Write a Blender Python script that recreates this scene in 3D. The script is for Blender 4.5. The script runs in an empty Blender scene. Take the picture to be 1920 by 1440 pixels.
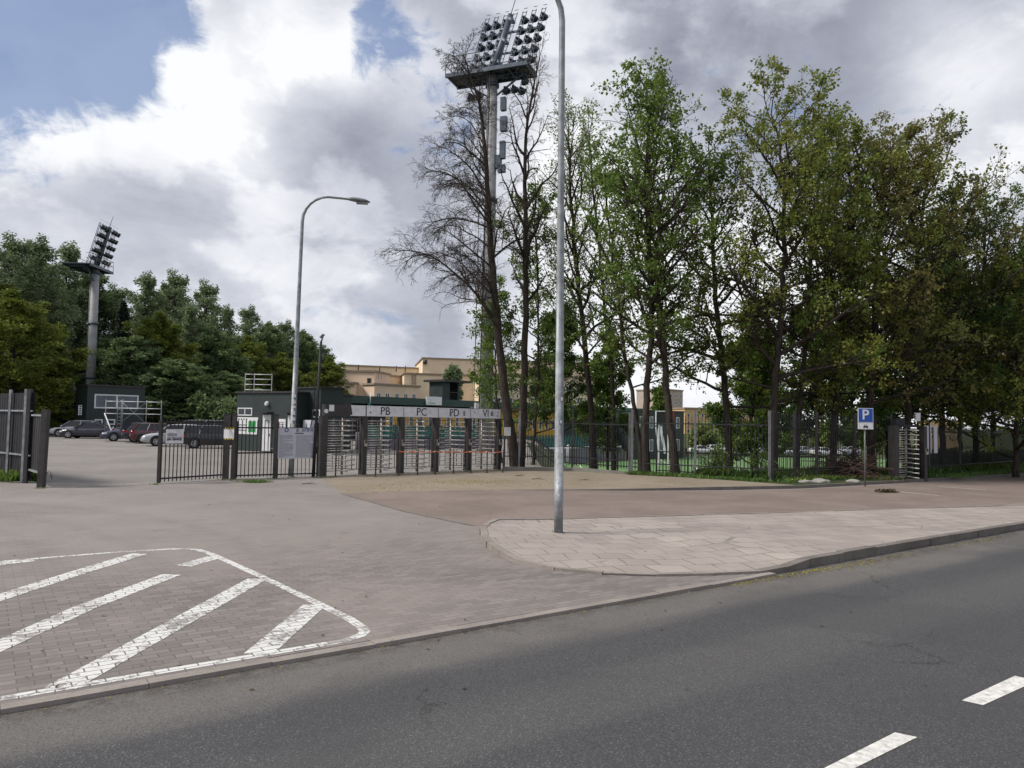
import bpy, bmesh, math, random
import numpy as np
from mathutils import Vector, Matrix
PI = math.pi
SC = bpy.context.scene
COL = SC.collection

# ------------------------------------------------------------------ camera
CAM_H = 2.2
FPX = 26.0 / 36.0 * 1920          # focal length in photo pixels
PITCH = math.atan(68 / FPX)
ROLL = math.radians(1.0)
ROT = Matrix.Rotation(PI / 2 + PITCH, 3, 'X') @ Matrix.Rotation(ROLL, 3, 'Z')
cd = bpy.data.cameras.new('camera')
cam = bpy.data.objects.new('camera', cd)
COL.objects.link(cam)
cam.location = (0, 0, CAM_H)
cam.rotation_euler = ROT.to_euler()
cd.lens = 26.0
cd.sensor_width = 36.0
cd.clip_start = 0.1
cd.clip_end = 2000
SC.camera = cam
SC.view_settings.view_transform = 'Standard'
SC.view_settings.look = 'None'
SC.view_settings.gamma = 1
SC.view_settings.use_curve_mapping = False
SC.view_settings.exposure = 0.5

def ray(px, py):
    return (ROT @ Vector(((px - 960) / FPX, (720 - py) / FPX, -1.0))).normalized()
def P(px, py, Y):
    """point of the place seen at photo pixel (px,py), Y metres ahead"""
    d = ray(px, py)
    return Vector((0, 0, CAM_H)) + d * (Y / d.y)
def G(px, py, z=0.0):
    d = ray(px, py)
    return Vector((0, 0, CAM_H)) + d * ((z - CAM_H) / d.z)

# ------------------------------------------------------------------ node helper
class NT:
    def __init__(s, tree):
        s.t = tree; s.n = tree.nodes; s.l = tree.links
    def node(s, typ, **kw):
        n = s.n.new(typ)
        for k, v in kw.items():
            if k == 'ins':
                for i, val in v.items():
                    if hasattr(val, 'is_output'): s.l.new(val, n.inputs[i])
                    else: n.inputs[i].default_value = val
            else: setattr(n, k, v)
        return n
    def math(s, op, a, b=0.0, c=0.0, clamp=False):
        n = s.node('ShaderNodeMath', operation=op, use_clamp=clamp, ins={0: a, 1: b, 2: c})
        return n.outputs[0]
    def mix(s, f, a, b, blend='MIX'):
        n = s.node('ShaderNodeMix', data_type='RGBA', blend_type=blend)
        for i, v in ((0, f), (6, a), (7, b)):
            if hasattr(v, 'is_output'): s.l.new(v, n.inputs[i])
            elif i == 0: n.inputs[0].default_value = v
            else: n.inputs[i].default_value = (*v[:3], 1)
        return n.outputs[2]
    def noise(s, vec, scale, detail=4, rough=.55, dist=0.0):
        n = s.node('ShaderNodeTexNoise', ins={'Scale': scale, 'Detail': detail, 'Roughness': rough, 'Distortion': dist})
        s.l.new(vec, n.inputs['Vector'])
        return n.outputs['Fac']
    def smooth(s, v, a, b, o0=0.0, o1=1.0):
        n = s.node('ShaderNodeMapRange', interpolation_type='SMOOTHSTEP', ins={0: v, 1: a, 2: b, 3: o0, 4: o1})
        return n.outputs[0]
    def ramp(s, v, stops):
        n = s.node('ShaderNodeValToRGB')
        e = n.color_ramp.elements
        while len(e) < len(stops): e.new(0.5)
        for el, (p, c) in zip(e, stops):
            el.position = p; el.color = (*c, 1)
        s.l.new(v, n.inputs[0])
        return n.outputs[0]

# ------------------------------------------------------------------ world and sun
SUN_EL, SUN_AZ = math.radians(46), math.radians(-103)      # azimuth from +Y towards +X
w = bpy.data.worlds.new('World'); SC.world = w; w.use_nodes = True
N = NT(w.node_tree); N.n.clear()
sky = N.node('ShaderNodeTexSky', sky_type='NISHITA', sun_disc=False)
sky.sun_elevation = SUN_EL; sky.sun_rotation = SUN_AZ; sky.dust_density = 1.5
tc = N.node('ShaderNodeTexCoord').outputs['Generated']
stretch = N.node('ShaderNodeVectorMath', operation='MULTIPLY', ins={0: tc, 1: (1, 1, 1.7)}).outputs[0]
nA = N.noise(stretch, 3.0, 10, .58, .5)
nB = N.noise(stretch, 7.0, 9, .64, .6)
nC = N.noise(N.node('ShaderNodeVectorMath', operation='ADD', ins={0: stretch, 1: (3.1, 1.7, .4)}).outputs[0], 4.2, 12, .56, .2)
nD = N.noise(stretch, 17.0, 8, .6, .8)
def blob(px, py, deg, wt):
    d = ray(px, py)
    dot = N.node('ShaderNodeVectorMath', operation='DOT_PRODUCT', ins={0: tc, 1: tuple(d)}).outputs['Value']
    return N.smooth(dot, math.cos(math.radians(deg)), 1.0, 0.0, wt)
def total(bl):
    s = None
    for b in bl:
        o = blob(*b)
        s = o if s is None else N.math('ADD', s, o)
    return s
blue = total([(190, 20, 9, .85), (340, 95, 6, .85), (60, 50, 8, .5), (695, 70, 3.6, .62), (650, 10, 3.5, .4), (-200, 40, 14, .8),
              (470, 150, 7, -1.3), (560, 40, 5, -1.1), (310, 125, 3.0, -.5), (640, 640, 8, .36), (1350, 260, 9, .20), (560, 500, 6, .15)])
blue = N.math('ADD', blue, N.math('ADD', N.math('ADD', N.math('MULTIPLY', N.math('SUBTRACT', nB, .5), 2.0), N.math('MULTIPLY', N.math('SUBTRACT', nD, .5), 1.5)), N.math('MULTIPLY', N.math('SUBTRACT', nC, .5), -2.0)))
bluem = N.smooth(blue, .36, .95)
bri = total([(480, 130, 9, .55), (330, 210, 7, .4), (740, 140, 6, .55), (600, 60, 6, .35), (1080, 120, 7, .35), (30, 250, 5, .4),
             (690, 310, 9, -.42), (620, 250, 5, -.2), (30, 310, 4, -.3), (180, 330, 5, -.1), (90, 260, 9, .25), (250, 380, 8, .12), (1500, 60, 20, -.26), (1350, 200, 12, -.18),
             (1860, 260, 9, .5), (1830, 60, 7, .3), (1800, 120, 4, .2), (300, 400, 6, -.2), (740, 430, 7, .15), (440, 470, 7, .18), (120, 370, 6, .15),
             (1250, 600, 16, .5), (1500, 620, 16, .45), (1000, 300, 9, .2), (620, 500, 8, .12), (1150, 420, 9, .3), (560, 340, 5, .2)])
val = N.math('ADD', N.math('ADD', .50, N.math('MULTIPLY', bri, .72)), N.math('MULTIPLY', N.math('SUBTRACT', nA, .5), .9))
val = N.math('ADD', val, N.math('MULTIPLY', N.math('SUBTRACT', nB, .5), .55))
val = N.math('ADD', val, N.math('ADD', N.smooth(nC, .455, .56, -.12, .18), N.math('MULTIPLY', N.math('SUBTRACT', nD, .5), .22)))
cloud = N.ramp(val, [(0.0, (.21, .225, .28)), (.3, (.32, .338, .395)), (.55, (.44, .455, .51)), (.8, (.58, .592, .63)), (1.0, (.69, .70, .72))])
skyb = N.node('ShaderNodeVectorMath', operation='MULTIPLY', ins={0: sky.outputs[0], 1: (.088, .083, .078)}).outputs[0]
skyb = N.mix(.6, skyb, (.14, .22, .42))
mixed = N.mix(N.math('MULTIPLY', bluem, .85), cloud, skyb)
bg = N.node('ShaderNodeBackground', ins={'Color': mixed, 'Strength': 1.0})
out = N.node('ShaderNodeOutputWorld'); N.l.new(bg.outputs[0], out.inputs[0])
w.cycles.sampling_method = 'AUTOMATIC'

sd = bpy.data.lights.new('sun', 'SUN'); sd.energy = 2.7; sd.angle = math.radians(15); sd.color = (1.0, .94, .86)
sun = bpy.data.objects.new('sun', sd); COL.objects.link(sun)
sv = Vector((math.sin(SUN_AZ) * math.cos(SUN_EL), math.cos(SUN_AZ) * math.cos(SUN_EL), math.sin(SUN_EL)))
sun.rotation_euler = sv.to_track_quat('Z', 'Y').to_euler()
sun.location = sv * 60

# ------------------------------------------------------------------ materials
MATS = {}
def new_mat(name):
    m = bpy.data.materials.new(name); m.use_nodes = True
    n = NT(m.node_tree); n.n.clear()
    o = n.node('ShaderNodeOutputMaterial')
    b = n.node('ShaderNodeBsdfPrincipled'); n.l.new(b.outputs[0], o.inputs[0])
    MATS[name] = m
    return m, n, b, o
def coords(n, which='Object'):
    return n.node('ShaderNodeTexCoord').outputs[which]
def bump(n, b, h, strength=.3, dist=.02):
    k = n.node('ShaderNodeBump', ins={'Strength': strength, 'Distance': dist, 'Height': h})
    n.l.new(k.outputs[0], b.inputs['Normal'])
def pm(name, col, rough=.6, metal=0.0, var=.18, scale=3.0, bmp=.0, dirt=None, spec=.5):
    """painted / plain surface with mottling, optional dirt colour"""
    m, n, b, o = new_mat(name)
    c = coords(n)
    f = n.noise(c, scale, 6, .6)
    dark = [x * (1 - var) for x in col]; lite = [min(1, x * (1 + var)) for x in col]
    cc = n.mix(n.smooth(f, .3, .7), dark, lite)
    if dirt:
        f2 = n.noise(c, scale * .6, 8, .7, .4)
        cc = n.mix(n.smooth(f2, .48, .72, 0, dirt[1]), cc, dirt[0])
    n.l.new(cc, b.inputs['Base Color'])
    n.l.new(n.smooth(f, .2, .8, rough * .85, min(1, rough * 1.15)), b.inputs['Roughness'])
    b.inputs['Metallic'].default_value = metal
    b.inputs['Specular IOR Level'].default_value = spec
    if bmp: bump(n, b, n.noise(c, scale * 8, 4, .6), bmp, .01)
    return m

ROADDIR = (G(1920, 990, 0) - G(0, 1320, 0)); ROADANG = math.atan2(ROADDIR.y, ROADDIR.x)
K0 = G(0, 1320, 0)
RU = Vector((math.cos(ROADANG), math.sin(ROADANG), 0)); RN = Vector((-RU.y, RU.x, 0))   # along, away from camera

def roadspace(n, ang=None):
    """object coordinates turned so that x runs along the kerb and y away from the road"""
    c = coords(n)
    mp = n.node('ShaderNodeMapping', vector_type='TEXTURE')
    mp.inputs['Location'].default_value = (K0.x, K0.y, 0)
    mp.inputs['Rotation'].default_value = (0, 0, ROADANG if ang is None else ang)
    n.l.new(c, mp.inputs['Vector'])
    return mp.outputs[0], c

def paver_color(n, v, c, lo=(.145, .127, .118), hi=(.225, .20, .185), mort=(.095, .087, .082), bw=.24, bh=.11, ms=.007):
    br = n.node('ShaderNodeTexBrick', offset=.5)
    n.l.new(v, br.inputs['Vector'])
    br.inputs['Color1'].default_value = (*lo, 1); br.inputs['Color2'].default_value = (*hi, 1)
    br.inputs['Mortar'].default_value = (*mort, 1)
    br.inputs['Scale'].default_value = 1.0; br.inputs['Mortar Size'].default_value = ms
    br.inputs['Mortar Smooth'].default_value = .3; br.inputs['Bias'].default_value = 0.0
    br.inputs['Brick Width'].default_value = bw; br.inputs['Row Height'].default_value = bh
    col = br.outputs['Color']
    big = n.noise(c, .22, 5, .6, .5)
    mid = n.noise(c, 1.4, 6, .65)
    fine = n.noise(c, 60, 3, .7)
    col = n.mix(n.smooth(big, .40, .62, 0, .5), col, (.29, .245, .22))
    col = n.mix(n.smooth(mid, .5, .75, 0, .30), col, (.15, .14, .14))
    col = n.mix(n.smooth(fine, .35, .7, 0, .25), col, (.12, .11, .11))
    return col, br.outputs['Fac']

def mat_paver():
    m, n, b, o = new_mat('paving_bricks')
    v, c = roadspace(n)
    sp = n.node('ShaderNodeSeparateXYZ', ins={0: v})
    col, fac = paver_color(n, v, c)
    # trodden dust further from the road hides the joints
    far = n.smooth(sp.outputs[1], 2.5, 8.0)
    dn = n.noise(c, .5, 6, .6)
    dust = n.mix(n.smooth(dn, .3, .7), (.215, .193, .176), (.27, .242, .22))
    dust = n.mix(n.smooth(n.noise(c, 45, 3, .7), .35, .7, 0, .35), dust, (.17, .16, .155))
    col = n.mix(n.math('MULTIPLY', far, n.smooth(n.noise(c, .35, 4, .6), .35, .65, .40, .82)), col, dust)
    # patch of darker asphalt-like wear in the middle
    crk = n.node('ShaderNodeTexVoronoi', feature='DISTANCE_TO_EDGE', ins={'Scale': .55}); n.l.new(n.node('ShaderNodeVectorMath', operation='MULTIPLY_ADD', ins={0: n.node('ShaderNodeTexNoise', ins={'Vector': c, 'Scale': 1.5, 'Detail': 5}).outputs['Color'], 1: (.9, .9, 0), 2: c}).outputs[0], crk.inputs['Vector'])
    cm = n.math('MULTIPLY', n.smooth(crk.outputs['Distance'], 0, .018, .45, 0), n.smooth(n.noise(c, .4, 3), .5, .6))
    col = n.mix(cm, col, (.12, .11, .10))
    stain = n.smooth(n.noise(c, .9, 8, .7, .8), .60, .70, 0, .4)
    col = n.mix(stain, col, (.13, .12, .115))
    # tyre tracks turning in from the road
    rr = n.node('ShaderNodeVectorMath', operation='DISTANCE', ins={0: c, 1: (-16.0, 4.0, 0)}).outputs['Value']
    for rad_ in (10.2, 11.9, 13.1, 14.7):
        tk_ = n.smooth(n.math('ABSOLUTE', n.math('SUBTRACT', n.math('ADD', rr, n.math('MULTIPLY', n.noise(c, .6, 2), .5)), rad_)), .08, .28, .22, 0)
        col = n.mix(n.math('MULTIPLY', tk_, n.smooth(n.noise(c, 2.5, 5), .3, .6)), col, (.13, .12, .115))
    n.l.new(col, b.inputs['Base Color']); b.inputs['Roughness'].default_value = .85
    h = n.math('MULTIPLY', n.math('SUBTRACT', 1.0, fac), n.math('SUBTRACT', 1.0, far))
    bump(n, b, n.math('ADD', h, n.math('MULTIPLY', n.noise(c, 90, 2, .6), .35)), .35, .008)
    return m
def mat_paint():
    m, n, b, o = new_mat('worn_white_paint')
    v, c = roadspace(n)
    col, fac = paver_color(n, v, c)
    f = n.noise(c, 14, 7, .72, .6)
    f2 = n.noise(c, 2.2, 4, .6)
    keep = n.smooth(n.math('ADD', f, n.math('MULTIPLY', f2, .7)), .74, .86)
    keep = n.math('MAXIMUM', keep, .22)
    keep = n.math('MULTIPLY', keep, n.math('SUBTRACT', 1.0, n.math('MULTIPLY', fac, .95)))
    wht = n.mix(n.noise(c, 40, 4, .7), (.52, .52, .50), (.74, .74, .72))
    n.l.new(n.mix(keep, col, wht), b.inputs['Base Color']); b.inputs['Roughness'].default_value = .7
    bump(n, b, n.math('SUBTRACT', 1.0, fac), .35, .008)
    return m
def mat_road():
    m, n, b, o = new_mat('asphalt_road')
    v, c = roadspace(n)
    sp = n.node('ShaderNodeSeparateXYZ', ins={0: v})
    along = n.node('ShaderNodeVectorMath', operation='MULTIPLY', ins={0: v, 1: (.12, 1, 1)}).outputs[0]
    wob = n.noise(along, .9, 5, .6)
    y = n.math('ADD', sp.outputs[1], n.math('MULTIPLY', n.math('SUBTRACT', wob, .5), .9))
    edge = n.smooth(y, -1.25, -.75)            # dusty strip by the kerb
    base = n.mix(n.noise(c, .7, 5, .6), (.045, .045, .049), (.066, .066, .069))
    dust = n.mix(n.noise(c, 2.0, 6, .65), (.105, .098, .092), (.155, .145, .135))
    col = n.mix(edge, base, dust)
    t1 = n.smooth(n.math('ABSOLUTE', n.math('ADD', y, 2.3)), .2, .6, .4, 0)
    rc = n.node('ShaderNodeTexVoronoi', feature='DISTANCE_TO_EDGE', ins={'Scale': .35}); n.l.new(n.node('ShaderNodeVectorMath', operation='MULTIPLY_ADD', ins={0: n.node('ShaderNodeTexNoise', ins={'Vector': c, 'Scale': 2.0, 'Detail': 6}).outputs['Color'], 1: (.8, .8, 0), 2: c}).outputs[0], rc.inputs['Vector'])
    col = n.mix(n.math('MULTIPLY', n.smooth(rc.outputs['Distance'], 0, .008, .8, 0), n.smooth(n.noise(c, .3, 3), .5, .56)), col, (.02, .02, .02))
    col = n.mix(t1, col, (.11, .108, .106))
    gut = n.math('MULTIPLY', n.smooth(y, -.42, -.10, 0, .75), n.smooth(n.noise(c, 6, 5, .7), .35, .6))
    col = n.mix(gut, col, (.05, .042, .032))
    sp1 = n.noise(c, 85, 2, .8)
    col = n.mix(n.smooth(sp1, .52, .72, 0, .8), col, (.24, .235, .23))
    col = n.mix(n.smooth(n.noise(c, 60, 2, .8), .5, .7, 0, .7), col, (.022, .022, .024))
    col = n.mix(n.smooth(n.noise(c, .35, 3, .5, 1.0), .5, .62, 0, .3), col, (.05, .05, .053))
    n.l.new(col, b.inputs['Base Color']); b.inputs['Roughness'].default_value = .78
    b.inputs['Specular IOR Level'].default_value = .35
    bump(n, b, n.noise(c, 130, 3, .7), .5, .01)
    return m
def mat_ground_mix(name, c1, c2, c3, s=1.0, fine=50, bmp=.3):
    m, n, b, o = new_mat(name)
    c = coords(n)
    col = n.mix(n.smooth(n.noise(c, .45 * s, 6, .6, .4), .35, .65), c1, c2)
    col = n.mix(n.smooth(n.noise(c, 3 * s, 6, .7), .5, .72, 0, .7), col, c3)
    col = n.mix(n.smooth(n.noise(c, 9 * s, 6, .75), .6, .7, 0, .45), col, [x * .6 for x in c1])
    col = n.mix(n.smooth(n.noise(c, fine, 3, .7), .4, .7, 0, .3), col, [x * .5 for x in c1])
    n.l.new(col, b.inputs['Base Color']); b.inputs['Roughness'].default_value = .9
    b.inputs['Specular IOR Level'].default_value = .25
    bump(n, b, n.noise(c, fine * 1.3, 3, .7), bmp, .012)
    return m
def mat_slab():
    m, n, b, o = new_mat('concrete_slabs')
    a = G(1500, 962, .1) - G(1040, 976, .1)
    v, c = roadspace(n, math.atan2(a.y, a.x) - .06)
    wv = n.node('ShaderNodeTexNoise', ins={'Scale': .5, 'Detail': 2}); n.l.new(c, wv.inputs['Vector'])
    dv = n.node('ShaderNodeVectorMath', operation='MULTIPLY_ADD', ins={0: wv.outputs['Color'], 1: (.5, .5, 0), 2: v}).outputs[0]
    col, fac = paver_color(n, dv, c, (.29, .25, .225), (.38, .335, .30), (.09, .075, .066), .50, .50, .012)
    cr = n.node('ShaderNodeTexVoronoi', feature='DISTANCE_TO_EDGE', ins={'Scale': .75}); n.l.new(dv, cr.inputs['Vector'])
    crm = n.math('MULTIPLY', n.smooth(cr.outputs['Distance'], .0, .012, 1, 0), n.smooth(n.noise(c, .8, 3), .5, .6))
    col = n.mix(n.smooth(n.noise(c, .9, 6, .65), .4, .7, 0, .45), col, (.40, .35, .315))
    col = n.mix(n.math('MULTIPLY', crm, .7), col, (.13, .11, .10))
    col = n.mix(n.smooth(n.noise(c, 25, 4, .7), .55, .75, 0, .35), col, (.2, .175, .16))
    n.l.new(col, b.inputs['Base Color']); b.inputs['Roughness'].default_value = .85
    bump(n, b, n.math('SUBTRACT', 1.0, n.math('MAXIMUM', fac, crm)), .3, .01)
    return m
def mat_leaf(name, c1, c2, c3, trans=.5, s=.35):
    k_ = 1.85 if name.startswith('leaf') and name != 'leaf_spruce' else 1.0
    c1, c2, c3 = [tuple(x * k_ for x in c) for c in (c1, c2, c3)]
    m, n, b, o = new_mat(name)
    n.n.remove(b)
    c = coords(n)
    big = n.noise(c, s, 3, .6)
    ft = n.noise(c, 3.2, 2, .6)
    col = n.mix(n.smooth(big, .36, .62), c1, c2)
    col = n.mix(n.smooth(ft, .42, .68, 0, .8), col, c3)
    df = n.node('ShaderNodeBsdfDiffuse', ins={'Color': col})
    tr = n.node('ShaderNodeBsdfTranslucent', ins={'Color': col})
    gl = n.node('ShaderNodeBsdfGlossy', ins={'Roughness': .5, 'Color': (.6, .65, .6, 1)})
    mx = n.node('ShaderNodeMixShader', ins={0: trans, 1: df.outputs[0], 2: tr.outputs[0]})
    m2 = n.node('ShaderNodeMixShader', ins={0: .035, 1: mx.outputs[0], 2: gl.outputs[0]})
    n.l.new(m2.outputs[0], o.inputs[0])
    return m
def mat_bark(name, c1, c2):
    m, n, b, o = new_mat(name)
    c = coords(n)
    st = n.node('ShaderNodeVectorMath', operation='MULTIPLY', ins={0: c, 1: (9, 9, 1.6)}).outputs[0]
    f = n.noise(st, 1.3, 6, .7, .4)
    col = n.mix(n.smooth(f, .35, .65), c1, c2)
    col = n.mix(n.smooth(n.noise(c, .8, 4), .55, .7, 0, .4), col, (.05, .055, .035))
    n.l.new(col, b.inputs['Base Color']); b.inputs['Roughness'].default_value = .9
    b.inputs['Specular IOR Level'].default_value = .2
    bump(n, b, f, .6, .03)
    return m
def mat_corrugated(name, col, step=.12):
    m, n, b, o = new_mat(name)
    c = coords(n, 'UV')
    sp = n.node('ShaderNodeSeparateXYZ', ins={0: c})
    wv = n.math('SINE', n.math('MULTIPLY', sp.outputs[0], 2 * PI / step))
    cc = n.mix(n.smooth(n.noise(coords(n), 1.5, 6), .3, .7), [x * .8 for x in col], [x * 1.25 for x in col])
    n.l.new(cc, b.inputs['Base Color']); b.inputs['Roughness'].default_value = .5
    bump(n, b, wv, .6, .02)
    return m
def mat_glass(name, col=(.02, .025, .03), rough=.06):
    m, n, b, o = new_mat(name)
    f = n.noise(coords(n), 1.2, 3)
    n.l.new(n.mix(f, [x * .6 for x in col], [x * 1.6 for x in col]), b.inputs['Base Color'])
    b.inputs['Roughness'].default_value = rough; b.inputs['Specular IOR Level'].default_value = .7
    return m
def mat_wiremesh(): pass

mat_paver(); mat_paint(); mat_road(); mat_slab()
mat_ground_mix('lane_surface', (.19, .152, .13), (.24, .195, .17), (.15, .127, .115), 1.0, 60)
mat_ground_mix('dusty_path', (.24, .20, .155), (.285, .24, .19), (.20, .175, .12), 1.2, 60)
mat_ground_mix('car_park_surface', (.215, .20, .187), (.265, .245, .23), (.17, .16, .15), .6, 60)
mat_ground_mix('soil_and_grass', (.035, .05, .018), (.05, .07, .022), (.06, .05, .035), 1.5, 20)
mat_ground_mix('pitch_grass', (.10, .19, .07), (.13, .23, .085), (.11, .20, .075), .3, 10, .1)
mat_ground_mix('kerb_stone', (.25, .22, .20), (.31, .275, .25), (.17, .155, .145), 3, 70)
mat_ground_mix('dark_kerb_stone', (.15, .135, .122), (.20, .18, .165), (.10, .09, .082), 3, 70)
mat_ground_mix('concrete_old', (.16, .155, .14), (.22, .21, .19), (.10, .10, .08), 3, 40)
pm('line_paint', (.62, .61, .58), .7, var=.2, scale=20, dirt=((.2, .19, .18), .75))
pm('black_steel', (.022, .022, .026), .5, .3, .3, 4, dirt=((.06, .045, .035), .4))
pm('dark_post', (.048, .043, .044), .5, .3, .25, 4, dirt=((.09, .075, .06), .4))
pm('grey_post', (.20, .205, .215), .5, .4, .25, 4, dirt=((.10, .09, .08), .5))
pm('galvanised', (.27, .29, .31), .55, .35, .3, 5, dirt=((.17, .16, .15), .5))
pm('stainless_bar', (.62, .60, .57), .4, .25, .2, 6, dirt=((.25, .22, .19), .6))
pm('rotor_pole', (.30, .28, .26), .5, .5, .25, 6, dirt=((.14, .11, .09), .6))
pm('bar_end', (.03, .03, .032), .6)
pm('green_wall', (.020, .032, .031), .55, 0, .15, 1.0)
pm('green_fascia', (.018, .050, .042), .5, 0, .15, 1.0)
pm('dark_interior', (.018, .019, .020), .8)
pm('white_frame', (.62, .63, .64), .5, 0, .08, 4)
pm('white_board', (.68, .69, .72), .45, 0, .08, 5, dirt=((.33, .33, .34), .5))
pm('notice_board', (.50, .51, .57), .45, 0, .06, 5)
pm('paper', (.66, .67, .68), .7, 0, .06, 8)
pm('ink_black', (.015, .015, .016), .6)
pm('ink_grey', (.22, .22, .25), .6)
pm('ink_blue', (.03, .06, .24), .6)
pm('poster_green', (.02, .26, .06), .5)
pm('yellow_wall', (.56, .33, .035), .6, 0, .12, 1.0)
pm('teal_seat', (.035, .15, .13), .5, 0, .15, 2.0)
pm('grey_ramp', (.16, .15, .18), .8, 0, .15, .8)
pm('cream_wall', (.78, .64, .46), .85, 0, .07, .25, dirt=((.62, .47, .34), .5))
pm('cream_wall_shaded', (.72, .56, .42), .85, 0, .07, .25)  # same cream wall, pinkish shade of the unlit faces put into its colour
pm('cornice', (.28, .22, .17), .8)
pm('tan_block', (.44, .37, .31), .85, 0, .1, .4)
pm('grey_block', (.32, .32, .33), .85, 0, .1, .4)
pm('orange_block', (.58, .40, .20), .85, 0, .1, .3)
pm('red_cloth', (.45, .03, .03), .7)
pm('tape_orange', (.70, .16, .05), .5)
pm('tape_white', (.65, .63, .6), .5)
pm('rubber', (.018, .018, .018), .85)
pm('rim_silver', (.35, .36, .37), .35, .8, .1)
pm('head_lens', (.65, .67, .7), .15, .1, .05)
pm('tail_lens', (.35, .012, .012), .25, 0, .1)
pm('amber', (.7, .3, .05), .3)
pm('plate_white', (.6, .6, .6), .5)
pm('concrete_mast', (.30, .30, .31), .7, 0, .2, 1.2, dirt=((.17, .165, .16), .6))
pm('blue_grey_steel', (.075, .095, .125), .5, .3, .25, 3)
pm('lamp_dark', (.03, .038, .055), .4, .3)
pm('sign_blue', (.012, .075, .36), .4, 0, .06)
pm('skin', (.45, .28, .2), .6); pm('hair', (.03, .02, .015), .7)
pm('shirt_green', (.04, .3, .07), .8); pm('shirt_blue', (.05, .12, .4), .8); pm('shirt_dark', (.03, .03, .035), .8); pm('trousers', (.04, .04, .05), .8); pm('shirt_white', (.6, .6, .6), .8)
pm('red_roof', (.22, .05, .035), .7)
pm('stone', (.28, .27, .25), .9, bmp=.4)
pm('twig', (.055, .04, .03), .9); pm('brush', (.075, .045, .035), .9, var=.5, scale=2)
for nm, c in (('paint_black', (.004, .0045, .006)), ('paint_navy', (.006, .009, .022)), ('paint_silver', (.42, .44, .47)), ('paint_red', (.065, .008, .010)),
              ('paint_blue', (.025, .04, .085)), ('paint_white', (.62, .63, .64)), ('paint_grey', (.07, .075, .085))):
    m = pm(nm, c, .3, 0 if nm != 'paint_white' else 0, .06, 1, dirt=((.2, .18, .16), .08))
    m.node_tree.nodes['Principled BSDF'].inputs['Coat Weight'].default_value = .8
mat_glass('window_glass', (.03, .036, .045)); mat_glass('car_glass', (.012, .014, .017), .05); mat_glass('pale_glass', (.13, .15, .17), .15)
mat_corrugated('corrugated_panel', (.035, .036, .042))
mat_bark('bark', (.028, .022, .018), (.075, .062, .05)); mat_bark('bark_grey', (.045, .04, .035), (.11, .10, .085)); mat_bark('bark_brown', (.03, .022, .017), (.065, .045, .034))
mat_leaf('leaf_fresh', (.068, .112, .02), (.10, .138, .022), (.046, .082, .018))
mat_leaf('leaf_olive', (.11, .125, .02), (.08, .11, .02), (.14, .135, .022))
mat_leaf('leaf_deep', (.038, .078, .018), (.065, .095, .018), (.03, .055, .016))
mat_leaf('leaf_pale', (.14, .17, .055), (.10, .14, .04), (.17, .19, .075))
mat_leaf('leaf_brown', (.11, .095, .028), (.085, .11, .024), (.125, .10, .034))
mat_leaf('leaf_wood', (.088, .125, .058), (.11, .145, .055), (.072, .10, .05), .3, .12)
mat_leaf('leaf_wood_yellow', (.085, .105, .016), (.06, .085, .016), (.11, .11, .02), .3, .15)
mat_leaf('leaf_birch', (.11, .14, .068), (.085, .115, .055), (.135, .16, .09), .3, .2)
mat_leaf('leaf_spruce', (.018, .028, .022), (.026, .036, .026), (.014, .018, .018), .05, .3)
mat_leaf('leaf_grass', (.055, .10, .022), (.075, .125, .03), (.04, .07, .02), .3, 1.0)
mat_leaf('pollen', (.36, .30, .05), (.30, .27, .06), (.25, .20, .05), .2, 1.0)
mat_leaf('petal', (.6, .45, .03), (.55, .42, .03), (.6, .5, .1), .2, 1.0)
mat_leaf('dead_leaf', (.07, .05, .03), (.10, .075, .04), (.05, .04, .03), .1, 1.0)
M = MATS

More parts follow.
